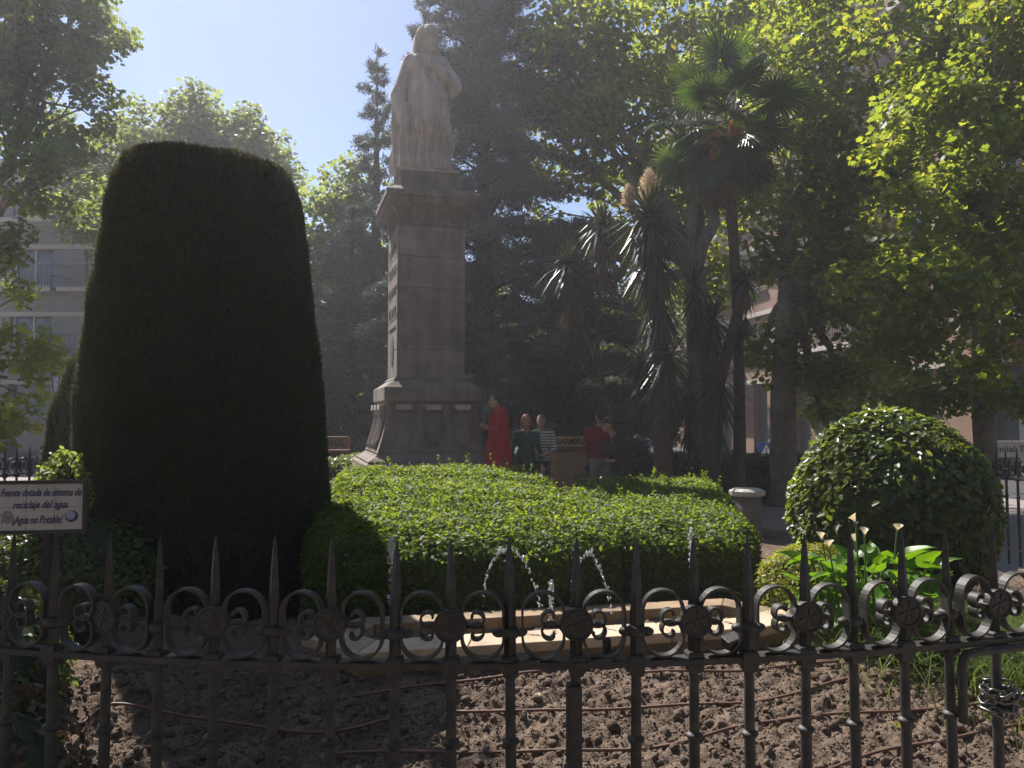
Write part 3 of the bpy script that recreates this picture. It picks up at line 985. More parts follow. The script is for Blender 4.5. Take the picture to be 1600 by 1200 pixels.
for i in range(6):
    for k in range(14):
        F_.append((i * 14 + k, i * 14 + (k + 1) % 14, (i + 1) * 14 + (k + 1) % 14, (i + 1) * 14 + k))
ME_fl = g.add(V, F_).mesh('flower'); ME_fl.materials.append(M_petal)
ME_fl.polygons.foreach_set('use_smooth', [True] * len(ME_fl.polygons))
for px, py, d in [(1337, 816, 4.75), (1351, 838, 4.6), (1402, 830, 4.7), (1336, 848, 4.9), (1284, 844, 4.8), (1295, 856, 4.6)]:
    p = pt(px, py, d) - CL
    o = bpy.data.objects.new('flower', ME_fl); col.objects.link(o); o.parent = cal
    o.location = p; o.scale = (0.62, 0.62, 0.7); o.rotation_euler = (random.uniform(-.2, .5), random.uniform(-.4, .4), random.uniform(0, 6))
    g = G(); g.tube([(p.x * 0.5, p.y * 0.5, 0), (p.x * 0.8, p.y * 0.8, p.z * 0.6), (p.x, p.y, p.z + 0.01)], [0.007, 0.006, 0.005], 6)
    g.build('stem', M_stalk, cal)
    sp_ = G(); sp_.tube([(0, 0, 0.01), (0, 0, 0.06)], [0.004, 0.003], 6); q = sp_.build('spadix', M_orange, o)


def grass(name, label, c, rx, ry, n, h, m, droop):
    cx = c[0] + rng.normal(size=n) * rx; cy = c[1] + rng.normal(size=n) * ry
    a = rng.uniform(0, 2 * math.pi, n); hh = h * rng.uniform(0.5, 1.1, n); ln = droop * rng.uniform(0.3, 1.2, n) * hh
    w = 0.0045 * rng.uniform(0.7, 1.3, n)
    V = np.zeros((n, 8, 3)); dx, dy = np.cos(a), np.sin(a)
    for i, t_ in enumerate((0, 0.4, 0.75, 1.0)):
        x = cx + dx * ln * t_ ** 2; y = cy + dy * ln * t_ ** 2; z = c[2] + hh * (t_ - 0.45 * droop * t_ ** 3)
        ww = w * (1 - t_ * 0.9)
        V[:, 2 * i] = np.stack([x - dy * ww, y + dx * ww, z], 1); V[:, 2 * i + 1] = np.stack([x + dy * ww, y - dx * ww, z], 1)
    TF = np.array([(0, 1, 3, 2), (2, 3, 5, 4), (4, 5, 7, 6)])
    F_ = (TF[None] + (np.arange(n) * 8)[:, None, None]).reshape(-1, 4)
    return tag(link(name, mesh_np(name, V.reshape(-1, 3), F_), m), label, 'grass', kind='stuff')


grass('grass', 'long arching green grass growing by the fence corner beyond the lilies', (2.95, 4.6, -0.03), 0.40, 0.42, 13000, 0.62, M_grass, 1.0)
# fallen dry leaves on the soil
for k, (px, py) in enumerate([(845, 1085), (1322, 1120), (1530, 1140), (668, 1100), (980, 1085), (1130, 1160), (1400, 1135), (640, 1150)]):
    z = 0.03
    for _ in range(5): z = 0.035 + float(mound(gp(px, py, z).y))
    p = gp(px, py, z)
    V, F_ = scatter(np.array([[0, 0, 0.0]]), np.array([[random.uniform(-.4, .4), random.uniform(-.4, .4), 1]]), rdir(1), 0.04, *LEAF_LOBE)
    o = link('fallen_leaf', mesh_np('fallen_leaf', V, F_), M_dead if k % 3 else M_yel, None, p)
    tag(o, 'small dry brown fallen leaf lying on the dug soil' if k % 3 else 'small yellow fallen leaf lying on the dug soil', 'leaf', 'fallen leaves on the soil' if k % 3 else 'yellow leaves on the soil')

# ------------------------------------------------------------------ tiled sign
sg = empty('tiled_sign', pt(64, 792, 3.6).to_2d().to_3d(), R(10)); tag(sg, 'white tiled notice with dark blue lettering on an iron post', 'sign')
SZ = pt(64, 792, 3.6).z
SW, SH = 0.365, 0.215
M_tile = mat('glazed_tile', (0.50, 0.46, 0.47), 0.25, 0.08, 6)
M_blue = mat('blue_glaze', (0.03, 0.03, 0.12), 0.35, 0.2, 10)
M_lblue = mat('pale_blue_glaze', (0.30, 0.33, 0.50), 0.35, 0.2, 10)
M_mauve = mat('mauve_glaze', (0.24, 0.19, 0.25), 0.35, 0.3, 60)
M_bframe = mat('sign_frame', (0.05, 0.038, 0.035), 0.6, 0.2, 10)
for i in range(3):
    for j in range(2):
        g = G(); g.box(((i - 1) * SW / 3, 0, SZ + (j - 0.5) * SH / 2), (SW / 3 - 0.0012, 0.012, SH / 2 - 0.0012))
        g.build('tile', M_tile, sg, bevel=0.001)
g = G()
for s_ in (-1, 1):
    g.box((s_ * (SW / 2 + 0.008), 0, SZ), (0.015, 0.026, SH + 0.031)); g.box((0, 0, SZ + s_ * (SH / 2 + 0.008)), (SW + 0.0005, 0.025, 0.015))
g.box((0, 0.011, SZ), (SW + 0.01, 0.006, SH + 0.01))
g.build('frame', M_bframe, sg)
g = G(); g.box((0.02, 0.03, SZ / 2 - 0.05), (0.035, 0.03, SZ + 0.05)); g.build('post', M_iron, sg)


def text(body, size, loc, parent, m, rot=(R(90), 0, 0), shear=0.0, name='lettering', ext=0.0012, width=None, align='CENTER', offset=0.0, spacing=1.0):
    cu = bpy.data.curves.new(name, 'FONT'); cu.body = body; cu.size = size; cu.shear = shear; cu.extrude = ext
    cu.align_x = align; cu.align_y = 'CENTER'; cu.offset = offset; cu.space_character = spacing; cu.resolution_u = 3
    tmp = bpy.data.objects.new(name, cu); col.objects.link(tmp)
    dg = bpy.context.evaluated_depsgraph_get(); dg.update()
    me = bpy.data.meshes.new_from_object(tmp.evaluated_get(dg))
    bpy.data.objects.remove(tmp); bpy.data.curves.remove(cu)
    me.materials.clear(); me.materials.append(m)
    o = link(name, me, None, parent); o.location = loc; o.rotation_euler = rot
    if width:
        xsz = max(v.co.x for v in me.vertices) - min(v.co.x for v in me.vertices)
        o.scale = (width / xsz, 1, 1)
    return o


text('Fuente dotada de sistema de', 0.050, (0.002, -0.0075, SZ + 0.066), sg, M_blue, shear=0.32, width=0.345, offset=0.0006)
text('reciclaje del agua', 0.050, (0.0, -0.0075, SZ + 0.010), sg, M_blue, shear=0.32, width=0.235, offset=0.0006)
text('\u00a1Agua no Potable!', 0.052, (-0.012, -0.0075, SZ - 0.060), sg, M_blue, shear=0.32, width=0.215, offset=0.0006)
Mx = Matrix.Rotation(R(90), 3, 'X')
g = G(); g.lathe([(0.028, 0), (0.028, 0.0012)], 28, (0.135, -0.006, SZ - 0.045), M=Mx); g.build('ball_mark', M_blue, sg)
g = G(); g.lathe([(0.021, 0), (0.021, 0.0012)], 24, (0.131, -0.0075, SZ - 0.040), M=Mx); g.build('ball_highlight', M_lblue, sg)
g = G()
g.prism([(-0.016, 0.02), (0.016, 0.02), (0.016, -0.006), (0.009, -0.019), (0, -0.024), (-0.009, -0.019), (-0.016, -0.006)], 0, 0.001)
for k in range(5):
    g.box(((k - 2) * 0.007, 0.029, 0.0006), (0.005, 0.012 + 0.003 * (k % 2), 0.0012))
for s_ in (-1, 1):
    for k in range(4):
        g.ell((s_ * 0.021, 0.018 - k * 0.012, 0.0004), (0.005, 0.006, 0.0008), 8, 4)
o = g.build('emblem', M_mauve, sg); o.location = (-0.138, -0.0065, SZ - 0.052); o.rotation_euler = (R(90), 0, 0)

# ------------------------------------------------------------------ monument and statue
MD = 12.9
MC = Vector(((664 - 800) / FPX * MD, MD, 0))
mon = empty('monument', MC, R(16.5)); tag(mon, 'tall stone pedestal with flared shield carved base, plain shaft and projecting cornice', 'monument')
DF = MD - 0.75
def zm(y, d=MD - 0.62): return pt(664, y, d).z
Z_b0 = zm(724, MD - 1.1); Z_b1 = zm(628, MD - 0.8); Z_b2 = zm(605, MD - 0.8); Z_s1 = zm(352); Z_c1 = zm(300, MD - 0.75); Z_t = pt(664, 268, MD - 0.5).z
HB, HBT, HS, HC, HT = 1.0, 0.775, 0.555, 0.76, 0.50
g = G(); g.sq([(1.45, -0.18), (1.45, 0.2)]); g.sq([(1.22, 0.2), (1.22, Z_b0 - 0.25)]); g.build('steps', M_stone, mon, bevel=0.02)
g = G(); g.sq([(HB + 0.1, Z_b0 - 0.25), (HB + 0.1, Z_b0 - 0.02), (HB + 0.06, Z_b0)]); g.build('plinth', M_stone, mon, bevel=0.012)
prof = [(HB + 0.04, Z_b0), (HB + 0.045, Z_b0 + 0.03), (HB, Z_b0 + 0.06), (HB - 0.08, Z_b0 + 0.10), (HB - 0.11, Z_b0 + 0.14), (HB - 0.10, Z_b0 + 0.16)]
for k in range(9):
    t_ = k / 8; prof.append((HB - 0.12 - (HB - 0.12 - (HBT - 0.06)) * (1 - (1 - t_) ** 1.8), Z_b0 + 0.17 + (Z_b1 - Z_b0 - 0.17) * t_))
flare = list(prof)
g = G(); g.sq(prof); g.build('flared_base', M_stone, mon)
g = G(); g.sq([(HBT - 0.03, Z_b1), (HBT, Z_b1 + 0.02), (HBT, Z_b2), (HBT - 0.03, Z_b2 + 0.015), (HS + 0.03, Z_b2 + 0.13)]); g.build('band', M_stone, mon, bevel=0.008)


def hw_at(z):
    for (h0, z0), (h1, z1) in zip(flare[:-1], flare[1:]):
        if z0 <= z <= z1: return h0 + (h1 - h0) * (z - z0) / (z1 - z0 + 1e-9)
    return HBT - 0.06


FACES = [Matrix.Rotation(R(a), 3, 'Z') for a in (0, 90, -90, 180)]
zmid = (Z_b0 + 0.17 + Z_b1) / 2; hh = (Z_b1 - Z_b0 - 0.17)
sl = math.atan2(hw_at(Z_b1 - 0.35) - hw_at(zmid - 0.2), (Z_b1 - 0.35) - (zmid - 0.2))
for fi, Mf in enumerate(FACES[:3]):
    if fi == 0 or fi == 2:
        for k in (-1, 0, 1):
            # pendant shield with swag border
            g = G(); V = []; F_ = []
            out = [(-0.17, 0.30), (-0.12, 0.335), (0, 0.30), (0.12, 0.335), (0.17, 0.30), (0.155, 0.1), (0.15, -0.1), (0.11, -0.24), (0, -0.33), (-0.11, -0.24), (-0.15, -0.1), (-0.155, 0.1)]
            for s_, dpt in ((1.0, 0.0), (1.0, 0.035), (0.84, 0.045), (0.80, 0.02), (0.55, 0.03)):
                for (x, z) in out:
                    zz = zmid - 0.02 + z * s_; y = -(hw_at(zz) + dpt)
                    V.append(Mf @ Vector((x * s_ + k * 0.47, y, zz)))
            n_ = len(out)
            for r_ in range(4):
                for i in range(n_):
                    F_.append((r_ * n_ + i, r_ * n_ + (i + 1) % n_, (r_ + 1) * n_ + (i + 1) % n_, (r_ + 1) * n_ + i))
            F_.append(tuple(range(4 * n_, 5 * n_)))
            g.add(V, F_); g.build('shield', M_stone, mon, smooth=False)
            g = G(); p = Mf @ Vector((k * 0.47, -(HBT - 0.01), Z_b1 - 0.085)); g.box(p, (0.25, 0.14, 0.085), M=Mf)
            g.build('name_block', M_statue, mon, bevel=0.008)
    else:
        pass
# fluted strips with leaf heads on the sunlit side
Mf = FACES[2]
for k in range(5):
    g = G(); x = -0.52 + 0.26 * k
    path = [Mf @ Vector((x * (0.9 + 0.18 * (1 - t_)), -(hw_at(Z_b0 + 0.2 + (hh - 0.14) * t_) + 0.015), Z_b0 + 0.2 + (hh - 0.14) * t_)) for t_ in np.linspace(0, 1, 9)]
    g.tube(path, [0.045] * 8 + [0.05], 8)
    g.ell(path[-1], (0.075, 0.075, 0.08)); g.ell(path[-2], (0.065, 0.065, 0.05))
    g.build('flute', M_stone, mon, smooth=True)
zs_ = np.linspace(Z_b2 + 0.12, Z_s1, 6)
for a_, b_ in zip(zs_[:-1], zs_[1:]):
    g = G(); g.sq([(HS - 0.006, a_), (HS, a_ + 0.006), (HS - 0.002, b_ - 0.009), (HS - 0.008, b_ - 0.003)]); g.build('shaft_block', M_stone, mon)
g = G(); g.sq([(HS - 0.03, zs_[0] - 0.02), (HS - 0.03, zs_[-1] + 0.02)]); g.build('shaft_core', M_stone, mon)
g = G(); g.sq([(HS + 0.02, Z_b2 + 0.06), (HS + 0.05, Z_b2 + 0.13), (HS + 0.015, Z_b2 + 0.17)]); g.build('shaft_moulding', M_stone, mon)
fz = Z_s1 + 0.22
g = G(); g.sq([(HS + 0.01, Z_s1), (HS + 0.01, fz), (HS + 0.05, fz + 0.04)]); g.build('frieze', M_stone, mon)
g = G(); g.sq([(HS + 0.05, fz + 0.04), (HS + 0.16, fz + 0.12), (HC - 0.03, fz + 0.21), (HC, fz + 0.22), (HC, fz + 0.30), (HC - 0.04, fz + 0.33), (HC - 0.16, fz + 0.40)]); g.build('cornice', M_stone, mon, bevel=0.006)
zct = fz + 0.40
g = G(); g.sq([(HT, zct - 0.01), (HT, Z_t - 0.02), (HT - 0.02, Z_t)]); g.build('statue_block', M_stone, mon, bevel=0.01)
for Mf in FACES[:3]:
    for k in (-1, 0, 1):
        g = G()
        c = Mf @ Vector((k * 0.33, -(HS + 0.012), Z_s1 + 0.12))
        Mr = Mf @ Matrix.Rotation(R(90), 3, 'X')
        g.lathe([(0.10, 0), (0.10, 0.02), (0.075, 0.03), (0.07, 0.015)], 18, c, M=Mr)
        for q in range(6):
            a = q * math.pi / 3
            g.ell(c + Mf @ Vector((0.05 * math.cos(a), -0.022, 0.05 * math.sin(a))), (0.03, 0.02, 0.03), 8, 5)
        g.ell(c + Mf @ Vector((0, -0.03, 0)), (0.025, 0.025, 0.025), 8, 5)
        g.build('rosette', M_stone, mon, smooth=True)
# carved strokes and an emblem on the sunlit face (too oblique to read as words)
M_carv = mat('carved_mark', (0.07, 0.055, 0.045), 0.9, 0.3, 20)
Mf = FACES[2]
rs2 = random.Random(4)
zt = zs_[-1] - 0.35
for row in range(4):
    zz = zt - row * 0.34
    for k in range(5):
        x = -0.38 + k * 0.19
        g = G()
        g.box(Mf @ Vector((x, -(HS + 0.004), zz)), (0.03, 0.012, 0.16), M=Mf @ Matrix.Rotation(rs2.uniform(-0.3, 0.3), 3, 'Y'))
        g.box(Mf @ Vector((x + 0.05, -(HS + 0.004), zz + rs2.choice((-0.06, 0.0, 0.06)))), (0.08, 0.012, 0.028), M=Mf)
        g.build('carved_mark', M_carv, mon)
g = G(); c = Mf @ Vector((0, -(HS + 0.004), zt - 1.65)); g.ell(c, (0.2, 0.012, 0.26), 16, 10, M=Mf); g.build('carved_emblem', M_carv, mon)
g = G(); c = Mf @ Vector((0, -(HS + 0.006), zt - 1.28)); g.box(c, (0.8, 0.012, 0.02), M=Mf); g.build('carved_line', M_carv, mon)
g = G(); g.box(Mf @ Vector((0, -(HS + 0.002), zt - 2.1)), (0.8, 0.012, 0.02), M=Mf); g.build('carved_line', M_carv, mon)


# --- figures from capsules, fused into one continuous surface
def capsule_pts(g, p0, r0, p1, r1, n=10):
    p0, p1 = Vector(p0), Vector(p1)
    ax = p1 - p0; L_ = ax.length
    if L_ < 1e-5:
        g.ell(p0, (r0, r0, r0), n, 6); return
    q = ax.to_track_quat('Z', 'Y').to_matrix()
    prof = [(r0 * math.sin(a), -r0 * math.cos(a)) for a in (0.15, 0.6, 1.1)] + [(r0, 0), (r1, L_)] + [(r1 * math.sin(a), L_ + r1 * math.cos(a)) for a in (1.1, 0.6, 0.15)]
    g.lathe(prof, n, p0, M=q)


def fuse(name, parts, mats, voxel, parent=None, deform=None, smooth_it=2):
    """parts: ('c',p0,r0,p1,r1,mat) or ('e',centre,radii,mat[,rot]) -> one remeshed mesh, material by nearest part"""
    g = G()
    for p in parts:
        if p[0] == 'c': capsule_pts(g, p[1], p[2], p[3], p[4], 14)
        else: g.ell(p[1], p[2], 20, 12, p[4] if len(p) > 4 else None)
    me = g.mesh(name)
    o = bpy.data.objects.new(name, me); col.objects.link(o)
    md = o.modifiers.new('r', 'REMESH'); md.mode = 'VOXEL'; md.voxel_size = voxel
    if smooth_it:
        sm = o.modifiers.new('s', 'SMOOTH'); sm.iterations = smooth_it; sm.factor = 0.5
    dg = bpy.context.evaluated_depsgraph_get(); dg.update()
    m2 = bpy.data.meshes.new_from_object(o.evaluated_get(dg))
    bpy.data.objects.remove(o); bpy.data.meshes.remove(me)
    m2.name = name
    n = len(m2.vertices); V = np.empty(n * 3, np.float32); m2.vertices.foreach_get('co', V); V = V.reshape(-1, 3).astype(float)
    if len(mats) > 1:
        npoly = len(m2.polygons); C = np.empty(npoly * 3, np.float32); m2.polygons.foreach_get('center', C); C = C.reshape(-1, 3).astype(float)
        best = np.full(npoly, 1e9); mi = np.zeros(npoly, np.int32)
        for p in parts:
            if p[0] == 'c':
                a = np.array(p[1], float); b_ = np.array(p[3], float); ab = b_ - a; L2 = max(ab @ ab, 1e-9)
                t_ = np.clip(((C - a) @ ab) / L2, 0, 1); d = np.linalg.norm(C - (a + t_[:, None] * ab), axis=1) - (p[2] + (p[4] - p[2]) * t_)
                mm = p[5]
            else:
                Q = C - np.array(p[1], float)
                if len(p) > 4: Q = Q @ np.array(p[4])
                rr = np.array(p[2], float); k0 = np.linalg.norm(Q / rr, axis=1); k1 = np.linalg.norm(Q / rr ** 2, axis=1) + 1e-9
                d = k0 * (k0 - 1) / k1; mm = p[3]
            w = d < best; best[w] = d[w]; mi[w] = mm
    if deform is not None:
        V = deform(V); m2.vertices.foreach_set('co', V.astype(np.float32).ravel())
    m2.materials.clear()
    for mm in mats: m2.materials.append(mm)
    if len(mats) > 1: m2.polygons.foreach_set('material_index', mi)
    m2.polygons.foreach_set('use_smooth', np.ones(len(m2.polygons), bool))
    m2.update()
    o = bpy.data.objects.new(name, m2); col.objects.link(o)
    if parent is not None: o.parent = parent
    return o


# statue: robed bearded figure, cloak over the shoulders, one elbow pushed out, hand at the chest
st = empty('statue', (MC.x, MC.y, Z_t), R(12)); tag(st, 'pale stone statue of a robed figure with a cloak standing on the pedestal', 'statue')
SH_ = pt(664, 36, MD).z - Z_t            # full height of the figure
k_ = SH_ / 2.40
sp = [('e', (-0.02, 0.02, 0.55), (0.43, 0.34, 0.60), 0), ('e', (-0.03, 0.0, 0.20), (0.43, 0.36, 0.30), 0), ('c', (0.0, 0.02, 0.9), 0.35, (0.0, 0.03, 1.45), 0.28, 0),
      ('e', (-0.02, 0.03, 1.70), (0.33, 0.20, 0.24), 0), ('c', (-0.22, 0.05, 1.80), 0.13, (-0.40, 0.03, 1.30), 0.13, 0), ('c', (-0.40, 0.03, 1.30), 0.12, (-0.36, -0.10, 0.88), 0.12, 0),
      ('c', (-0.40, 0.06, 1.2), 0.10, (-0.44, 0.08, 0.15), 0.10, 0), ('c', (-0.32, -0.16, 1.0), 0.08, (-0.34, -0.18, 0.12), 0.09, 0),
      # his left arm, elbow out to the side, forearm back to the chest
      ('c', (0.22, 0.03, 1.80), 0.12, (0.40, -0.02, 1.46), 0.135, 0), ('c', (0.42, -0.03, 1.44), 0.125, (0.12, -0.26, 1.60), 0.075, 0), ('c', (0.42, -0.02, 1.44), 0.12, (0.36, -0.04, 1.30), 0.07, 0),
      ('c', (0.12, -0.26, 1.60), 0.055, (0.03, -0.29, 1.66), 0.045, 0),
      ('c', (0.03, -0.29, 1.66), 0.018, (-0.05, -0.29, 1.71), 0.014, 0), ('c', (0.03, -0.29, 1.64), 0.018, (-0.06, -0.29, 1.67), 0.014, 0), ('c', (0.03, -0.29, 1.62), 0.018, (-0.05, -0.29, 1.63), 0.014, 0), ('c', (0.05, -0.30, 1.69), 0.018, (0.03, -0.31, 1.76), 0.014, 0),
      # neck, head turned to his left, beard and long hair
      ('c', (0.0, 0.03, 1.80), 0.12, (0.03, 0.0, 2.02), 0.10, 0), ('e', (0.05, -0.03, 2.18), (0.135, 0.155, 0.185), 0), ('e', (0.09, -0.13, 2.03), (0.075, 0.075, 0.13), 0),
      ('e', (0.0, 0.05, 2.20), (0.165, 0.165, 0.19), 0), ('c', (-0.09, 0.07, 2.17), 0.105, (-0.13, 0.07, 1.86), 0.09, 0), ('c', (0.12, 0.06, 2.12), 0.06, (0.15, 0.06, 1.88), 0.06, 0),
      ('c', (0.11, -0.185, 2.20), 0.018, (0.125, -0.205, 2.15), 0.026, 0), ('c', (0.03, -0.17, 2.235), 0.02, (0.15, -0.15, 2.235), 0.02, 0),
      # knee length apron panel over the robe
      ('c', (0.02, -0.20, 1.35), 0.14, (0.05, -0.27, 0.72), 0.15, 0), ('c', (0.20, -0.16, 1.25), 0.10, (0.26, -0.20, 0.70), 0.11, 0), ('c', (-0.10, -0.20, 1.25), 0.09, (-0.12, -0.27, 0.72), 0.10, 0),
      ('c', (0.0, -0.36, 0.04), 0.06, (0.02, -0.28, 0.06), 0.07, 0), ('e', (0, 0, 0.03), (0.46, 0.42, 0.05), 0)]
sp = [(p[0], tuple(c * k_ for c in p[1]), p[2] * k_, tuple(c * k_ for c in p[3]), p[4] * k_, 0) if p[0] == 'c' else (p[0], tuple(c * k_ for c in p[1]), tuple(c * k_ for c in p[2]), 0) for p in sp]


def folds(V):
    a = np.arctan2(V[:, 1], V[:, 0]); z = V[:, 2] / k_; r_ = np.hypot(V[:, 0], V[:, 1])
    low = np.clip((0.78 - z) / 0.10, 0, 1) * np.clip(z / 0.12, 0, 1)
    mid = np.clip((1.75 - z) / 0.3, 0, 1) * np.clip((z - 0.68) / 0.15, 0, 1)
    leftc = np.clip((-V[:, 0] / k_ - 0.14) / 0.1, 0, 1) * np.clip((1.3 - z) / 0.4, 0, 1) * np.clip(z / 0.1, 0, 1)
    def rg(x): return 1 - 2 * np.abs(np.sin(x * 0.5)) ** 0.55     # sharp ridges, broad hollows
    d = low * (0.036 * rg(a * 17 + 1.6 * np.sin(z * 5)) + 0.018 * np.sin(a * 31 + 4 * z)) + mid * 0.020 * rg(a * 11 + 4.5 * z + 1.2 * np.sin(4 * z)) + leftc * 0.024 * rg(a * 22 + 2 * z)
    d += np.clip((z - 1.9) / 0.1, 0, 1) * 0.010 * rg(a * 14 + 9 * z) * (V[:, 1] > -0.10 * k_)
    out = V.copy(); out[:, 0] += V[:, 0] / np.maximum(r_, 1e-6) * d; out[:, 1] += V[:, 1] / np.maximum(r_, 1e-6) * d
    return out


fuse('figure', sp, [M_statue], 0.0155, st, folds, 1)
g = G(); g.prism([(x * k_, y * k_) for x, y in ((-0.49, -0.42), (0.44, -0.44), (0.47, 0.42), (-0.46, 0.44))], 0.002, 0.06); g.build('foot_slab', M_statue, st, bevel=0.02)

# ------------------------------------------------------------------ people
M_skin = mat('skin', (0.42, 0.24, 0.17), 0.6, 0.12, 10)
M_red = mat('red_cloth', (0.36, 0.010, 0.018), 0.8, 0.25, 9, 0.3, 14, bdist=0.03)
M_maroon = mat('maroon_cloth', (0.22, 0.012, 0.022), 0.85, 0.2, 9, 0.3, 14, bdist=0.03)
M_dkgreen = mat('dark_green_cloth', (0.012, 0.07, 0.055), 0.85, 0.2, 9, 0.3, 14, bdist=0.03)
M_navy = mat('navy_cloth', (0.022, 0.024, 0.034), 0.85, 0.2, 9, 0.3, 14, bdist=0.03)
M_jeans = mat('dark_trousers', (0.03, 0.034, 0.05), 0.9, 0.2, 9)
M_greytr = mat('grey_trousers', (0.20, 0.20, 0.19), 0.9, 0.2, 9)
M_shoe = mat('shoe', (0.03, 0.027, 0.025), 0.6, 0.2, 9)
M_hairb = mat('brown_hair', (0.05, 0.028, 0.018), 0.6, 0.3, 60)
M_hairr = mat('auburn_hair', (0.22, 0.045, 0.03), 0.6, 0.3, 60)
M_hairg = mat('grey_hair', (0.20, 0.17, 0.14), 0.7, 0.4, 60, 1.0, 70, bdist=0.02)
M_hairdk = mat('dark_hair', (0.045, 0.035, 0.028), 0.7, 0.4, 60, 1.0, 70, bdist=0.02)
m = bpy.data.materials.new('striped_jersey'); t, b = nt(m)
tc = t.nodes.new('ShaderNodeTexCoord'); sx = t.nodes.new('ShaderNodeSeparateXYZ'); mt = t.nodes.new('ShaderNodeMath'); mt.operation = 'MULTIPLY'; mt.inputs[1].default_value = 125.0
sn = t.nodes.new('ShaderNodeMath'); sn.operation = 'SINE'; gt = t.nodes.new('ShaderNodeMath'); gt.operation = 'GREATER_THAN'; gt.inputs[1].default_value = 0.45
mx = t.nodes.new('ShaderNodeMix'); mx.data_type = 'RGBA'; mx.inputs['A'].default_value = (0.62, 0.62, 0.64, 1); mx.inputs['B'].default_value = (0.04, 0.045, 0.07, 1)
t.links.new(tc.outputs['Object'], sx.inputs[0]); t.links.new(sx.outputs['Z'], mt.inputs[0]); t.links.new(mt.outputs[0], sn.inputs[0]); t.links.new(sn.outputs[0], gt.inputs[0]); t.links.new(gt.outputs[0], mx.inputs['Factor']); t.links.new(mx.outputs['Result'], b.inputs['Base Color'])
b.inputs['Roughness'].default_value = 0.85
M_stripe = m
M_eye = mat('eye', (0.02, 0.015, 0.012), 0.3, 0.1, 10)


def hand(w, d, side, up=Vector((0, 0, 1))):
    """palm and five fingers, curled a little; w wrist, d direction of the hand"""
    w = Vector(w); d = Vector(d).normalized(); x = d.cross(up)
    if x.length < 0.1: x = d.cross(Vector((0, 1, 0)))
    x.normalize(); y = x.cross(d)
    out = [('c', w, 0.024, w + d * 0.05, 0.03, 0), ('c', w + d * 0.05 + x * 0.02, 0.02, w + d * 0.085 + x * 0.022, 0.015, 0), ('c', w + d * 0.05 - x * 0.02, 0.02, w + d * 0.085 - x * 0.022, 0.015, 0)]
    for i, (o_, L_) in enumerate(((-0.030, 0.055), (-0.010, 0.07), (0.010, 0.075), (0.030, 0.068))):
        a = w + d * 0.08 + x * o_; b_ = a + d * L_ * 0.55 + y * 0.012; c = b_ + d * L_ * 0.4 + y * 0.03
        out += [('c', a, 0.010, b_, 0.009, 0), ('c', b_, 0.009, c, 0.0075, 0)]
    th = w + d * 0.03 + x * 0.03 * side
    out += [('c', th, 0.013, th + d * 0.035 + x * 0.028 * side, 0.010, 0), ('c', th + d * 0.035 + x * 0.028 * side, 0.010, th + d * 0.065 + x * 0.03 * side, 0.008, 0)]
    return [(p[0], tuple(p[1]), p[2], tuple(p[3]), p[4], p[5]) for p in out]


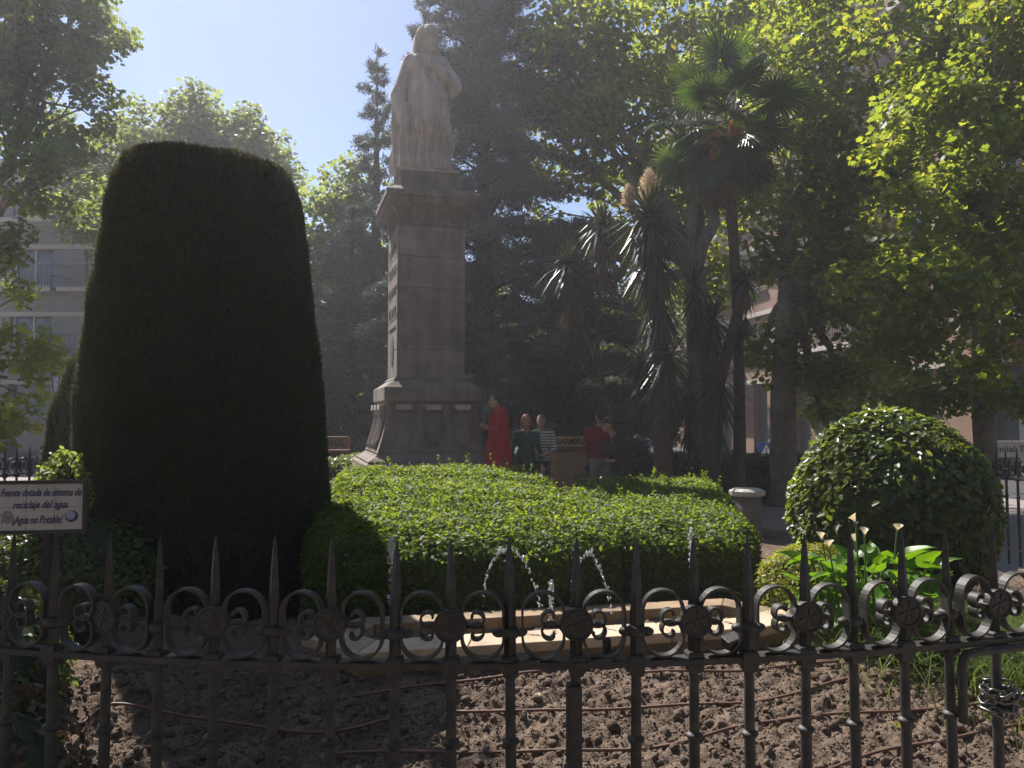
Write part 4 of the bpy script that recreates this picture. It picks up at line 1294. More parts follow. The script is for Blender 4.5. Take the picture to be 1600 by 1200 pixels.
def person(label, loc, rz, H, top, legs, hair, hairstyle, arms, lean=0.0, skirt=False, girth=1.0, headyaw=0.0, cap=None, sleeves=1.0):
    """faces -y before rotation; arms = (elbow, wrist, handdir) per side in body units of H"""
    root = empty('person', loc, rz); tag(root, label, 'person')
    h = H; G_ = girth
    def P_(x, y, z): return (x * h, (y - lean * max(0, z - 0.5)) * h, z * h)
    parts = []
    for s_ in (-1, 1):
        foot = P_(s_ * 0.055, 0, 0.035); knee = P_(s_ * 0.056, -0.008, 0.28); hip = P_(s_ * 0.052, 0.005, 0.50)
        parts += [('c', hip, 0.088 * G_, knee, 0.06, 2), ('c', knee, 0.058, foot, 0.043, 2),
                  ('c', P_(s_ * 0.055, 0.02, 0.02), 0.036, P_(s_ * 0.062, -0.075, 0.018), 0.032, 3)]
    parts += [('e', P_(0, 0.008, 0.52), (0.165 * G_, 0.115 * G_, 0.13), 2 if not skirt else 1), ('e', P_(0, 0, 0.61), (0.152 * G_, 0.11 * G_, 0.16), 1), ('e', P_(0, 0.0, 0.73), (0.175 * G_, 0.112 * G_, 0.16), 1),
              ('c', P_(-0.095, 0.005, 0.805), 0.066, P_(0.095, 0.005, 0.805), 0.066, 1), ('c', P_(0, 0.0, 0.81), 0.058, P_(0, -0.012, 0.875), 0.050, 0)]
    if skirt:
        parts += [('c', P_(0, 0, 0.52), 0.19, P_(0, 0, 0.14), 0.20, 1), ('c', P_(0.03, 0.02, 0.80), 0.14, P_(0.02, 0.03, 0.2), 0.2, 1), ('c', P_(-0.03, 0.0, 0.78), 0.12, P_(-0.02, -0.01, 0.2), 0.17, 1)]
    else:
        parts += [('e', P_(0, 0.004, 0.545), (0.172 * G_, 0.122 * G_, 0.12), 1)]
    for s_, (el, wr, hd) in zip((-1, 1), arms):
        shd = P_(s_ * 0.112, 0.005, 0.80); el = P_(*el); wr = P_(*wr)
        parts += [('c', shd, 0.060, el, 0.047, 1)]
        e, w = Vector(el), Vector(wr)
        cut = e.lerp(w, 0.85 * sleeves)
        parts += [('c', el, 0.045, tuple(cut), 0.037, 1), ('c', tuple(cut), 0.032, wr, 0.026, 0)]
        parts += hand(w, hd, -s_)
    hc = Vector(P_(0, -0.018, 0.935)); q = Matrix.Rotation(headyaw, 3, 'Z')
    def hp(x, y, z): return tuple(hc + q @ Vector((x, y, z)))
    parts += [('e', tuple(hc), (0.076, 0.096, 0.115), 0, q), ('e', hp(0, -0.04, -0.06), (0.055, 0.055, 0.055), 0, q), ('c', hp(0, -0.092, 0.01), 0.010, hp(0, -0.108, -0.022), 0.014, 0),
              ('e', hp(-0.077, 0.005, -0.01), (0.012, 0.02, 0.03), 0, q), ('e', hp(0.077, 0.005, -0.01), (0.012, 0.02, 0.03), 0, q), ('c', hp(-0.022, -0.086, -0.055), 0.009, hp(0.022, -0.086, -0.055), 0.009, 0)]
    def cloth(V):
        w = np.clip((0.82 * h - V[:, 2]) / (0.05 * h), 0, 1) * np.clip(V[:, 2] / (0.1 * h), 0, 1) * 0.011
        sd_ = int(abs(loc[0]) * 100)
        Q = V * np.array([1, 1, 0.55])
        V = V.copy(); V[:, 0] += w * wob(Q, 13, sd_); V[:, 1] += w * wob(Q, 13, sd_ + 1) * 1.4
        return V
    body = fuse('body', parts, [M_skin, top, legs, M_shoe], 0.0115, root, cloth, 2)
    hs = []
    if hairstyle == 'bun':
        hs = [('e', hp(0, 0.022, 0.025), (0.086, 0.092, 0.105), 0, q), ('e', hp(0, 0.11, -0.01), (0.05, 0.05, 0.055), 0, q), ('c', hp(0, 0.08, -0.04), 0.055, hp(0, 0.075, -0.10), 0.04, 0)]
    elif hairstyle == 'bob':
        hs = [('e', hp(0, 0.02, 0.028), (0.090, 0.094, 0.105), 0, q), ('c', hp(-0.072, 0.02, 0.0), 0.028, hp(-0.075, 0.0, -0.10), 0.024, 0), ('c', hp(0.072, 0.02, 0.0), 0.028, hp(0.075, 0.0, -0.10), 0.024, 0), ('c', hp(-0.04, 0.07, -0.03), 0.04, hp(0.04, 0.07, -0.08), 0.04, 0)]
    else:
        hs = [('e', hp(0, 0.016, 0.036), (0.081, 0.092, 0.092), 0, q), ('e', hp(0, 0.05, -0.02), (0.07, 0.055, 0.06), 0, q)]
    fuse('hair', hs, [hair], 0.012, root, None, 1)
    for s_ in (-1, 1):
        g = G(); g.ell(hp(s_ * 0.03, -0.084, 0.012), (0.011, 0.007, 0.007), 8, 5, q); g.build('eye', M_eye, root, smooth=True)
    if cap is not None:
        g = G(); g.lathe([(0.098, 0), (0.100, 0.03), (0.085, 0.075), (0.04, 0.1), (0.004, 0.105)], 18, hp(0, 0.0, 0.035), M=q)
        g.box(hp(0, -0.12, 0.045), (0.13, 0.09, 0.012), M=q)
        g.build('cap', cap, root, smooth=True)
    return root


down = (((-0.15, 0.01, 0.62), (-0.155, -0.04, 0.475), (0, -0.2, -1)), ((0.15, 0.01, 0.62), (0.155, -0.04, 0.475), (0, -0.2, -1)))
crossed = (((-0.135, -0.02, 0.66), (0.03, -0.12, 0.68), (1, 0.0, 0.05)), ((0.135, -0.02, 0.66), (-0.03, -0.14, 0.70), (-1, 0.1, 0.05)))
front_ = (((-0.14, 0.0, 0.64), (-0.07, -0.13, 0.58), (0.8, -0.5, 0)), ((0.14, 0.0, 0.64), (0.07, -0.13, 0.58), (-0.8, -0.5, 0)))
GZ = -0.16


def at(px, d, z=GZ): return Vector(((px - 800) / FPX * d, d, z))


person('person in a long red garment with folded arms looking up at the monument', at(777, 12.2, 0.20), R(-80), 1.66, M_red, M_red, M_hairb, 'bun', crossed, skirt=True)
person('person with auburn hair in a dark green jacket beside the one in stripes', at(822, 13.6), R(12), 1.70, M_dkgreen, M_jeans, M_hairr, 'bob', down, girth=1.08)
person('person in a white jersey with dark stripes and dark trousers', at(846, 13.9), R(-18), 1.70, M_stripe, M_jeans, M_hairg, 'short', front_, girth=0.95, sleeves=0.5)
man = person('person in a maroon sweater and grey trousers seen from behind', at(937, 13.2), R(178), 1.80, M_maroon, M_greytr, M_hairdk, 'short', front_, girth=1.2, headyaw=0.3)
person('person in a dark jacket and dark cap bending forward', at(978, 12.7), R(-72), 1.64, M_navy, M_jeans, M_hairb, 'short', front_, lean=0.42, girth=1.15, cap=M_navy)
# shoulder bag of the man in maroon
bag = empty('shoulder_bag', at(944, 13.2)); tag(bag, 'small black shoulder bag worn across the back of the maroon sweater', 'bag')
g = G(); g.box((0, -0.20, 1.12), (0.22, 0.09, 0.2), M=Euler((0.08, 0.3, 0)).to_matrix()); g.build('pouch', M_dark, bag, bevel=0.03)
g = G(); g.tube([(0.06, -0.20, 1.2), (0.10, -0.19, 1.35), (0.07, -0.10, 1.53), (0.02, 0.02, 1.56)], 0.014, 8); g.tube([(-0.08, -0.2, 1.1), (-0.17, -0.12, 1.02), (-0.22, 0.0, 1.0)], 0.014, 8); g.build('strap', M_dark, bag)

# ------------------------------------------------------------------ trees


def limb(g, a, b_, r0, r1, n=7, sag=0.0, jitter=0.08):
    a, b_ = Vector(a), Vector(b_); L_ = (b_ - a).length
    pts_ = []
    for i in range(7):
        t_ = i / 6; p = a.lerp(b_, t_)
        if 0 < i < 6: p += Vector((random.gauss(0, 1), random.gauss(0, 1), random.gauss(0, 1))) * L_ * jitter * 0.35
        p.z += sag * math.sin(math.pi * t_) * L_
        pts_.append(p)
    g.tube(pts_, [r0 + (r1 - r0) * i / 6 for i in range(7)], n)
    return pts_


def plane_tree(label, base, trunk_h, r0, blobs, n_clump, per, leaf, m, tmpl, seed, csize=(0.45, 0.9), group=None, name='plane_tree', cat='tree', bark=None):
    """blobs: (world centre, radii, weight)"""
    random.seed(seed)
    base = Vector(base)
    root = empty(name, base); tag(root, label, cat, group)
    fork = base + Vector((random.uniform(-.2, .2), random.uniform(-.2, .2), trunk_h))
    g = G()
    g.tube([Vector((0, 0, -0.3)), Vector((0, 0, 0.25)), (fork - base) * 0.5 + Vector((random.gauss(0, .05), random.gauss(0, .05), 0)), fork - base], [r0 * 1.45, r0 * 1.08, r0 * 0.95, r0 * 0.8], 14)
    g.build('trunk', bark or M_bark, root, smooth=True)
    g = G()
    tot = sum(b_[2] for b_ in blobs)
    C, Nn, Dd_, S_ = [], [], [], []
    for c, r_, w in blobs:
        c = Vector(c)
        k = max(3, int(n_clump * w / tot))
        mid = fork.lerp(c, 0.55)
        limb(g, fork - base, mid - base, r0 * 0.55, r0 * 0.32, 8)
        bough = limb(g, mid - base, c - base, r0 * 0.32, r0 * 0.14, 7)
        cc = inside_blob(c, r_, k)
        # favour the outer part of the crown
        for q in cc:
            q = Vector(q)
            if random.random() < 0.45:
                limb(g, random.choice(bough), q - base, r0 * 0.10, 0.012, 5)
            cs = random.uniform(*csize)
            kk = int(per * random.uniform(0.6, 1.4) * (cs / np.mean(csize)) ** 2)
            u = rdir(kk); rad = rng.random((kk, 1)) ** 0.45
            p_ = np.array(q[:]) + u * rad * np.array([cs, cs, cs * 0.62])
            C.append(p_ - np.array(base[:])); Nn.append(unit(rdir(kk) * 0.75 + np.array([0, 0, 0.75]) + u * 0.25)); Dd_.append(rdir(kk) + u * 0.7 + np.array([0, 0, -0.55]))
            S_.append(leaf * rng.uniform(0.55, 1.2, kk))
    g.build('limbs', bark or M_bark, root, smooth=True)
    V, F_ = scatter(np.concatenate(C), np.concatenate(Nn), np.concatenate(Dd_), np.concatenate(S_), tmpl[0], tmpl[1])
    o = link('crown', mesh_np('crown', V, F_), m, root); o['kind'] = 'stuff'
    return root


def blob(px, py, d, rx, ry, rz, w=1.0):
    return (pt(px, py, d), (rx, ry, rz), w)


# left: tall plane whose boughs reach the top corner
plane_tree('tall plane tree rising past the pale apartment block with balconies', at(-60, 19), 6.0, 0.35,
           [blob(40, 30, 19, 2.3, 2.0, 1.8, 3), blob(70, 160, 19, 1.8, 1.8, 1.3, 1.8), blob(110, 60, 20, 1.5, 1.5, 1.3, 1.4), blob(60, 270, 18, 1.8, 1.8, 0.9, 1.2), blob(10, 400, 17, 0.4, 0.8, 1.0, 0.4), blob(-120, 200, 18, 2, 2, 3, 1.5), blob(-20, -90, 19, 3, 2.5, 1.5, 1.5)],
           250, 95, 0.15, M_plane2, LEAF_PLANE, 41, (0.3, 0.62))
plane_tree('broad plane tree standing behind the clipped cypress', at(300, 27), 6.0, 0.4,
           [blob(180, 250, 27, 2.6, 2.2, 2.1, 2), blob(265, 215, 27, 2.0, 2, 1.4, 1.5), blob(345, 215, 27, 2.2, 2, 1.5, 2.0), blob(395, 300, 26, 1.5, 1.8, 2.2, 2.0), blob(300, 360, 27, 3, 2, 2.5, 1.5), blob(190, 350, 27, 1.6, 2, 1.4, 1.0), blob(430, 400, 26, 0.9, 1.5, 1.5, 0.8)],
           250, 105, 0.18, M_plane2, LEAF_PLANE, 42, (0.38, 0.75))
plane_tree('low hanging plane bough over the street lantern', at(-190, 12), 3.0, 0.16,
           [blob(10, 590, 11, 0.7, 0.8, 0.75, 1.3), blob(30, 520, 11, 0.5, 0.7, 0.6, 0.8), blob(5, 655, 11, 0.45, 0.6, 0.35, 0.6), blob(-60, 540, 11.5, 0.9, 0.9, 1.0, 0.8)],
           34, 60, 0.12, M_plane, LEAF_PLANE, 43, (0.2, 0.42))
plane_tree('added plane tree with unseen high bough to shade the bed under the tiled sign', Vector((-9.5, 7.5, GZ)), 5.5, 0.28,
           [((-5.0, 8.2, 7.9), (1.3, 1.2, 0.6), 1.3), ((-6.6, 8.6, 8.3), (1.3, 1.3, 0.7), 1.2), ((-3.9, 7.4, 8.0), (0.8, 0.9, 0.4), 0.6), ((-9, 8, 9.5), (2.2, 2.2, 1.6), 1.5)],
           62, 95, 0.16, M_plane, LEAF_LOBE, 48, (0.35, 0.7))  # out-of-view bough added to darken the bed
plane_tree('slender leafy tree between the clipped cypress and the pedestal', at(520, 23), 3.0, 0.22,
           [blob(535, 300, 23, 1.0, 1.2, 1.0, 1.5), blob(520, 380, 23, 1.1, 1.2, 1.3, 1.6), blob(560, 420, 24, 1.3, 1.2, 1.3, 1.4), blob(510, 480, 23, 0.8, 1.2, 1.2, 1.0), blob(500, 560, 23, 0.9, 1, 1.2, .8)],
           95, 120, 0.15, M_plane2, LEAF_LOBE, 44)
# right: several planes whose crowns fill the sky behind and over the palm
plane_tree('tall plane tree growing beyond the palm and sword leaved plants', at(1095, 17.5), 5.0, 0.30,
           [blob(900, 70, 19, 1.5, 2, 1.8, 1.4), blob(960, 180, 19, 1.8, 1.8, 2.0, 2.0), blob(1050, 60, 19, 2.2, 2, 1.8, 2.0), blob(860, 200, 20, 0.8, 1.5, 1.6, 0.8), blob(1010, 330, 19, 2.0, 1.8, 1.6, 1.4), blob(1180, 60, 19, 2.0, 2, 2.0, 1.6), blob(930, 330, 20, 1.4, 1.5, 1.4, 0.9), blob(1100, 250, 19, 2.0, 1.5, 1.8, 1.6), blob(870, 110, 19.5, 1.0, 1.5, 1.6, 1.0), blob(1120, 420, 19, 1.4, 1.2, 1.0, 0.6), blob(980, 450, 19.5, 1.6, 1.2, 1.2, 0.8)],
           235, 115, 0.15, M_plane, LEAF_LOBE, 45)
plane_tree('plane tree with pale mottled trunk before the pink building', at(1222, 14.5), 4.2, 0.24,
           [blob(1280, 80, 14.5, 2.0, 1.8, 1.6, 2.2), blob(1230, 250, 15, 1.2, 1.5, 1.2, 1.2), blob(1400, 170, 14, 1.7, 1.6, 1.5, 1.8), blob(1330, 330, 14, 1.4, 1.4, 1.0, 1.2), blob(1290, 440, 14, 1.0, 1.2, 0.8, 0.7), blob(1240, 560, 14.5, 0.5, 0.8, 0.6, 0.25), blob(1180, 560, 15, 0.35, 0.8, 0.5, 0.2), blob(1270, 380, 14.5, 1.0, 1.0, 0.9, 0.8), blob(1350, 520, 14, 1.0, 1.0, 0.7, 0.7), blob(1480, 420, 15, 1.6, 1.2, 1.2, 1.0), blob(1190, 400, 15, 0.5, 0.8, 0.8, 0.3), blob(1330, 600, 14, 0.9, 0.8, 0.4, 0.5), blob(1290, 660, 15, 0.6, 0.6, 0.35, 0.25)],
           190, 105, 0.14, M_plane, LEAF_PLANE, 46, (0.35, 0.75))
plane_tree('plane tree with low yellow green boughs hanging behind the round bush', at(1542, 12.5), 3.6, 0.17,
           [blob(1420, 470, 9.6, 0.9, 0.8, 0.6, 1.6), blob(1500, 330, 10.5, 1.3, 1.2, 0.8, 1.8), blob(1560, 140, 11, 1.5, 1.4, 1.2, 2.0), blob(1470, 230, 11, 1.1, 1.2, 0.9, 1.2), blob(1560, 450, 10.5, 0.8, 1.0, 0.8, 0.9), blob(1440, 560, 10, 0.8, 0.8, 0.35, 0.5), blob(1570, 560, 10.5, 0.6, 0.8, 0.5, 0.4), blob(1470, 615, 11.5, 1.0, 0.7, 0.3, 0.7), blob(1570, 630, 12, 0.7, 0.7, 0.3, 0.4), blob(1500, 40, 11.5, 1.6, 1.5, 1.0, 1.2), blob(1580, 20, 11.5, 1.4, 1.4, 1.0, 1.4), blob(1590, 300, 11, 0.9, 1.0, 1.2, 1.0), blob(1700, 250, 10.5, 1.6, 1.6, 2, 1.5)],
           230, 75, 0.12, M_plane, LEAF_PLANE, 47, (0.28, 0.55))
# street trees closing the view under the crowns
for k, (px, d, top_, lab) in enumerate([(600, 33, 5, 'far street tree glimpsed between the clipped cypress and the pedestal'), (880, 30, 6, 'far street tree filling the gap right behind the striped jersey'), (1000, 33, 7, 'far street tree standing behind the flowering sword leaved plant'), (720, 36, 8, 'far street tree hidden behind the cedar trunk and the pedestal'), (1500, 24, 4, 'far street tree beside the shop front with lettering')]):
    b0 = at(px, d)
    plane_tree(lab, b0, top_ * 0.35, 0.2, [(b0 + Vector((random.uniform(-1, 1), 0, top_ * f)), (2.6, 2.0, top_ * 0.22), 1) for f in (0.35, 0.6, 0.85)], 60, 110, 0.22, M_plane2, LEAF_LOBE, 60 + k, (0.7, 1.2), 'street trees in the background', 'street_tree')


def cedar(label, base, H, rbase, n_br, seed, m=None, zlow=0.06, dens=1.0, power=0.85):
    random.seed(seed)
    base = Vector(base); root = empty('cedar_tree', base); tag(root, label, 'tree')
    g = G(); g.tube([(0, 0, -0.2), (0.03, 0, H * 0.35), (0, 0.03, H * 0.7), (0, 0, H)], [H * 0.022, H * 0.016, H * 0.008, 0.012], 10); g.build('trunk', M_barkd, root, smooth=True)
    g = G(); C, D, S, W = [], [], [], []
    for i in range(n_br):
        t_ = zlow + (1 - zlow) * ((i + random.random()) / n_br)
        z = H * t_; L_ = rbase * (1 - t_) ** power * random.choice((0.5, 0.75, 0.95, 1.0, 1.2)) * random.uniform(0.85, 1.1) + 0.15
        a = i * 2.399 + random.uniform(-0.4, 0.4)
        up = random.uniform(-0.05, 0.3) + 0.9 * max(0, t_ - 0.55)
        tip = Vector((math.cos(a) * L_, math.sin(a) * L_, z + up * L_ - 0.1 * L_))
        st_ = Vector((0, 0, z))
        pts_ = []
        for q in range(6):
            f = q / 5; p = st_.lerp(tip, f); p.z += 0.10 * L_ * math.sin(math.pi * f) - 0.12 * L_ * f * f; pts_.append(p)
        g.tube(pts_, [0.012 + 0.012 * L_ * (1 - q / 5) for q in range(6)], 5)
        dirb = (tip - st_).normalized(); sidev = dirb.cross(Vector((0, 0, 1))).normalized()
        nt_ = int((8 + 26 * L_) * dens)
        for q in range(nt_):
            f = 0.12 + 0.88 * random.random() ** 0.8; fi = f * 5; i0 = min(int(fi), 4); p = pts_[i0].lerp(pts_[i0 + 1], fi - i0)
            off = (random.uniform(-1, 1)) * L_ * 0.34 * (1.05 - f) + random.gauss(0, 0.05)
            p = p + sidev * off + Vector((0, 0, random.gauss(0, 0.05) - abs(off) * 0.12))
            kk = 13
            dd = unit(rng.normal(size=(kk, 3)) * 0.75 + np.array(dirb[:]) * 0.8 + np.array([0, 0, 0.25]))
            C.append(np.array(p[:]) + rng.normal(size=(kk, 3)) * 0.05); D.append(dd); S.append(rng.uniform(0.09, 0.2, kk))
    C = np.concatenate(C); D = np.concatenate(D); S = np.concatenate(S)
    V, F_ = scatter(C, rdir(len(C)), D, S, BLADE[0], BLADE[1], rng.uniform(0.022, 0.045, len(C)))
    g.build('limbs', M_barkd, root, smooth=True)
    o = link('needles', mesh_np('needles', V, F_), m or M_cedar, root); o['kind'] = 'stuff'
    return root


cedar('very tall blue grey cedar rising behind the statue', at(755, 19.5), 15.5, 3.7, 230, 71, power=0.55, dens=1.25)
cedar('slim blue grey cedar with a thin pointed tip beside the statue', at(585, 22), pt(580, 85, 22).z + 0.16, 2.1, 66, 72, dens=0.85)
cedar('pointed cedar spire directly behind the head of the statue', at(660, 22), pt(655, -10, 22).z + 0.16, 1.9, 70, 73, dens=0.8)
cedar('broad low cedar with drooping boughs beside the pedestal', at(548, 21), 7.0, 2.3, 80, 74, dens=1.2, power=0.6)
cedar('low bushy cedar spreading behind the standing people', at(890, 17.5), 6.0, 2.6, 90, 75, dens=1.2, power=0.5)

# ------------------------------------------------------------------ palm
pd_ = 12.2
pb = at(1152, pd_); ptop = pt(1132, 215, pd_)
pal = empty('fan_palm', pb); tag(pal, 'tall fan palm with a slender dark trunk and orange flower clusters', 'palm')
g = G(); path = []
for i in range(15):
    t_ = i / 14; p = pb.lerp(ptop, t_) + Vector((0.10 * math.sin(t_ * 3), 0, 0)); path.append(p - pb)
g.tube(path, [0.115 - 0.035 * min(1, i / 6) + 0.03 * max(0, (i - 10) / 4) + 0.006 * (i % 2) for i in range(15)], 12)
g.build('trunk', M_barkd, pal, smooth=True)
HD = ptop - pb


def fan_mesh(n, span, L_, m, droop, seed):
    r_ = np.random.default_rng(seed); V, F_ = [], []
    for k in range(n):
        a = -span / 2 + span * k / (n - 1); l = L_ * (0.8 + 0.2 * math.cos(a * 0.6)) * r_.uniform(0.92, 1.05)
        dx, dy = math.cos(a), math.sin(a); w = 0.024
        o = len(V)
        for t_, ww in ((0.05, 0.3), (0.45, 1.0), (0.8, 0.75), (1.0, 0.08)):
            z = 0.10 * abs(math.sin(a)) * t_ - droop * t_ ** 2.6 * r_.uniform(0.8, 1.2)
            x, y = dx * l * t_, dy * l * t_
            V.append((x - dy * w * ww, y + dx * w * ww, z)); V.append((x, y, z - 0.010 * ww)); V.append((x + dy * w * ww, y - dx * w * ww, z))
        for i in range(3):
            for j in range(2):
                F_.append((o + i * 3 + j, o + i * 3 + j + 1, o + (i + 1) * 3 + j + 1, o + (i + 1) * 3 + j))
    g = G(); g.add(V, F_); g.tube([(-0.62, 0, 0.0), (0.05, 0, 0)], [0.012, 0.008], 5)
    me = g.mesh('frond'); me.materials.append(m); return me


FM = [fan_mesh(40, R(300), 0.60, M_fan, 0.16, s_) for s_ in range(3)]
DM = [fan_mesh(26, R(150), 0.62, M_dead, 0.30, s_) for s_ in range(2)]
random.seed(5)


def frond(me, az, el, scale, h, lab='frond'):
    o = bpy.data.objects.new(lab, me); col.objects.link(o); o.parent = pal
    d = Vector((math.cos(az) * math.cos(el), math.sin(az) * math.cos(el), math.sin(el)))
    o.location = HD + Vector((0, 0, h)) + d * random.uniform(0.62, 0.88) * scale
    o.rotation_euler = (Matrix.Rotation(az, 3, 'Z') @ Matrix.Rotation(-el, 3, 'Y') @ Matrix.Rotation(random.uniform(-.7, .7), 3, 'X')).to_euler()
    o.scale = (scale,) * 3
    return o


for k in range(24):
    az = k * 2.399 + 0.3; t_ = k / 23
    frond(FM[k % 3], az, R(-32 + 104 * t_ ** 1.15), random.uniform(0.80, 1.05), 0.10 + 0.40 * t_)
for k in range(10):
    frond(FM[k % 3] if k % 3 else DM[k % 2], k * 2.399 + 0.5, R(random.uniform(-66, -35)), random.uniform(0.7, 0.9), 0.02)
for k in range(6):
    frond(DM[k % 2], k * 2.399 + 1.1, R(random.uniform(-84, -66)), random.uniform(0.5, 0.75), -0.2, 'dead_frond')
for k, (dx, dz, dy) in enumerate([(-0.2, -0.05, -0.15), (0.18, -0.02, -0.2), (-0.22, -0.36, -0.18), (0.05, 0.05, -0.25), (-0.34, 0.08, 0.0)]):
    c = np.array((HD + Vector((dx, dy, dz)))[:]); n = 420
    u = rdir(n) * (rng.random((n, 1)) ** 0.5)
    V, F_ = scatter(c + u * np.array([0.085, 0.07, 0.20]) * (0.4 + 0.6 * np.abs(np.sin(7 * np.arctan2(u[:, 1:2], u[:, 0:1])))), rdir(n), rdir(n) * 0.5 + np.array([0, 0, -0.9]), 0.09, BLADE[0], BLADE[1], 0.012)
    o = link('flower_cluster', mesh_np('flower_cluster', V, F_), M_orange, pal); o['kind'] = 'stuff'


# ------------------------------------------------------------------ sword-leaved plants (cordyline / yucca)
def rosette(n, L_, el0, el1, seed, w=0.022, arch=0.5):
    r_ = np.random.default_rng(seed); V, F_ = [], []
    for k in range(n):
        az = k * 2.399; el = el0 + (el1 - el0) * (k / n) + r_.normal() * 0.12; l = L_ * r_.uniform(0.75, 1.1)
        d = np.array([math.cos(az) * math.cos(el), math.sin(az) * math.cos(el), math.sin(el)]); s_ = np.array([-math.sin(az), math.cos(az), 0])
        o = len(V); ar = arch * r_.uniform(0.5, 1.3)
        for t_, ww in ((0, 0.6), (0.3, 1.0), (0.65, 0.8), (1.0, 0.06)):
            p = d * l * t_ + np.array([0, 0, -ar * l * t_ ** 2.2 * max(0.15, math.cos(el))])
            V.append(tuple(p - s_ * w * ww)); V.append(tuple(p + s_ * w * ww))
        for i in range(3): F_.append((o + 2 * i, o + 2 * i + 1, o + 2 * i + 3, o + 2 * i + 2))
    g = G(); g.add(V, F_); return g


def cordyline(label, base_px, d, heads, plume, trunk_r=0.11, seed=1, bend=0.0):
    b0 = at(base_px, d); root = empty('cordyline', b0); tag(root, label, 'plant')
    hp0 = pt(heads[0][0], heads[0][1], d) - b0
    g = G(); g.tube([(0, 0, -0.1), (hp0.x * 0.3, 0, hp0.z * 0.4), (hp0.x * 0.8, 0, hp0.z * 0.8), hp0], [trunk_r * 1.3, trunk_r, trunk_r * 0.9, trunk_r * 0.7], 10)
    for hx, hy, *_ in heads[1:]:
        q = pt(hx, hy, d) - b0; s_ = hp0 * 0.55 if q.z > hp0.z * 0.55 else Vector((hp0.x * q.z / hp0.z * 0.8, 0, q.z * 0.8)); g.tube([s_, s_.lerp(q, 0.5) + Vector((0, 0, -0.05)), q], [trunk_r * 0.8, trunk_r * 0.7, trunk_r * 0.6], 8)
    g.build('trunk', M_barkd, root, smooth=True)
    for i, (hx, hy, L_, e0, e1, n) in enumerate(heads):
        q = pt(hx, hy, d) - b0
        rosette(n, L_, R(e0), R(e1), seed * 10 + i).build('leaf_rosette', M_yucca, root, q)
        rosette(int(n * 0.9), L_ * 0.95, R(-85), R(-55), seed * 10 + i + 5, arch=0.15).build('hanging_leaves', M_yucca if i % 2 == 0 else M_dead, root, q + Vector((0, 0, -0.12)))
        rosette(int(n * 0.8), L_ * 0.9, R(-88), R(-66), seed * 10 + i + 9, arch=0.1).build('dry_skirt', M_dead if seed == 3 else M_yucca, root, q + Vector((-0.04 * q.x / max(q.z, 1), 0, -0.55)))
    for (x, y, w, h) in plume:
        c = np.array((pt(x, y, d) - b0)[:]); n = 1500
        u = rdir(n) * (rng.random((n, 1)) ** 0.4); u[:, 2] = u[:, 2]
        sc_ = np.stack([1 - 0.45 * np.clip(u[:, 2], -1, 1), 1 - 0.45 * u[:, 2], np.ones(n)], 1)
        V, F_ = scatter(c + u * sc_ * np.array([w, w, h]), rdir(n), rdir(n) * 0.6 + np.array([0, 0, 0.7]), 0.055, BLADE[0], BLADE[1], 0.014)
        o = link('flower_plume', mesh_np('flower_plume', V, F_), M_plume, root); o['kind'] = 'stuff'
    return root


cordyline('tall sword leaved plant crowned by pale flower plumes', 1040, 11.6, [(1017, 340, 0.80, -62, 70, 210), (1020, 400, 0.75, -82, -20, 130), (1032, 470, 0.7, -85, -40, 90), (1045, 560, 0.7, -80, 40, 90)], [(1014, 290, 0.15, 0.27), (982, 308, 0.09, 0.2)], seed=2)
cordyline('grey green sword leaved plant with a brown skirt next to the cedar', 985, 13.2, [(888, 415, 0.62, -60, 80, 110), (940, 355, 0.6, -50, 80, 110), (1000, 560, 0.6, -60, 50, 60)], [], seed=3, trunk_r=0.055)
cordyline('bushy sword leaved plant with long hanging leaves beside the palm trunk', 1108, 12.0, [(1112, 500, 0.62, -50, 70, 90), (1085, 450, 0.55, -30, 80, 60), (1120, 600, 0.72, -75, 30, 70), (1165, 440, 0.45, -20, 60, 34)], [], seed=4, trunk_r=0.13)
cordyline('low sword leaved plant growing right behind the bending person', 1040, 12.6, [(1030, 600, 0.7, -70, 60, 80), (1075, 610, 0.6, -50, 70, 60)], [], seed=6, trunk_r=0.16)

# ------------------------------------------------------------------ buildings


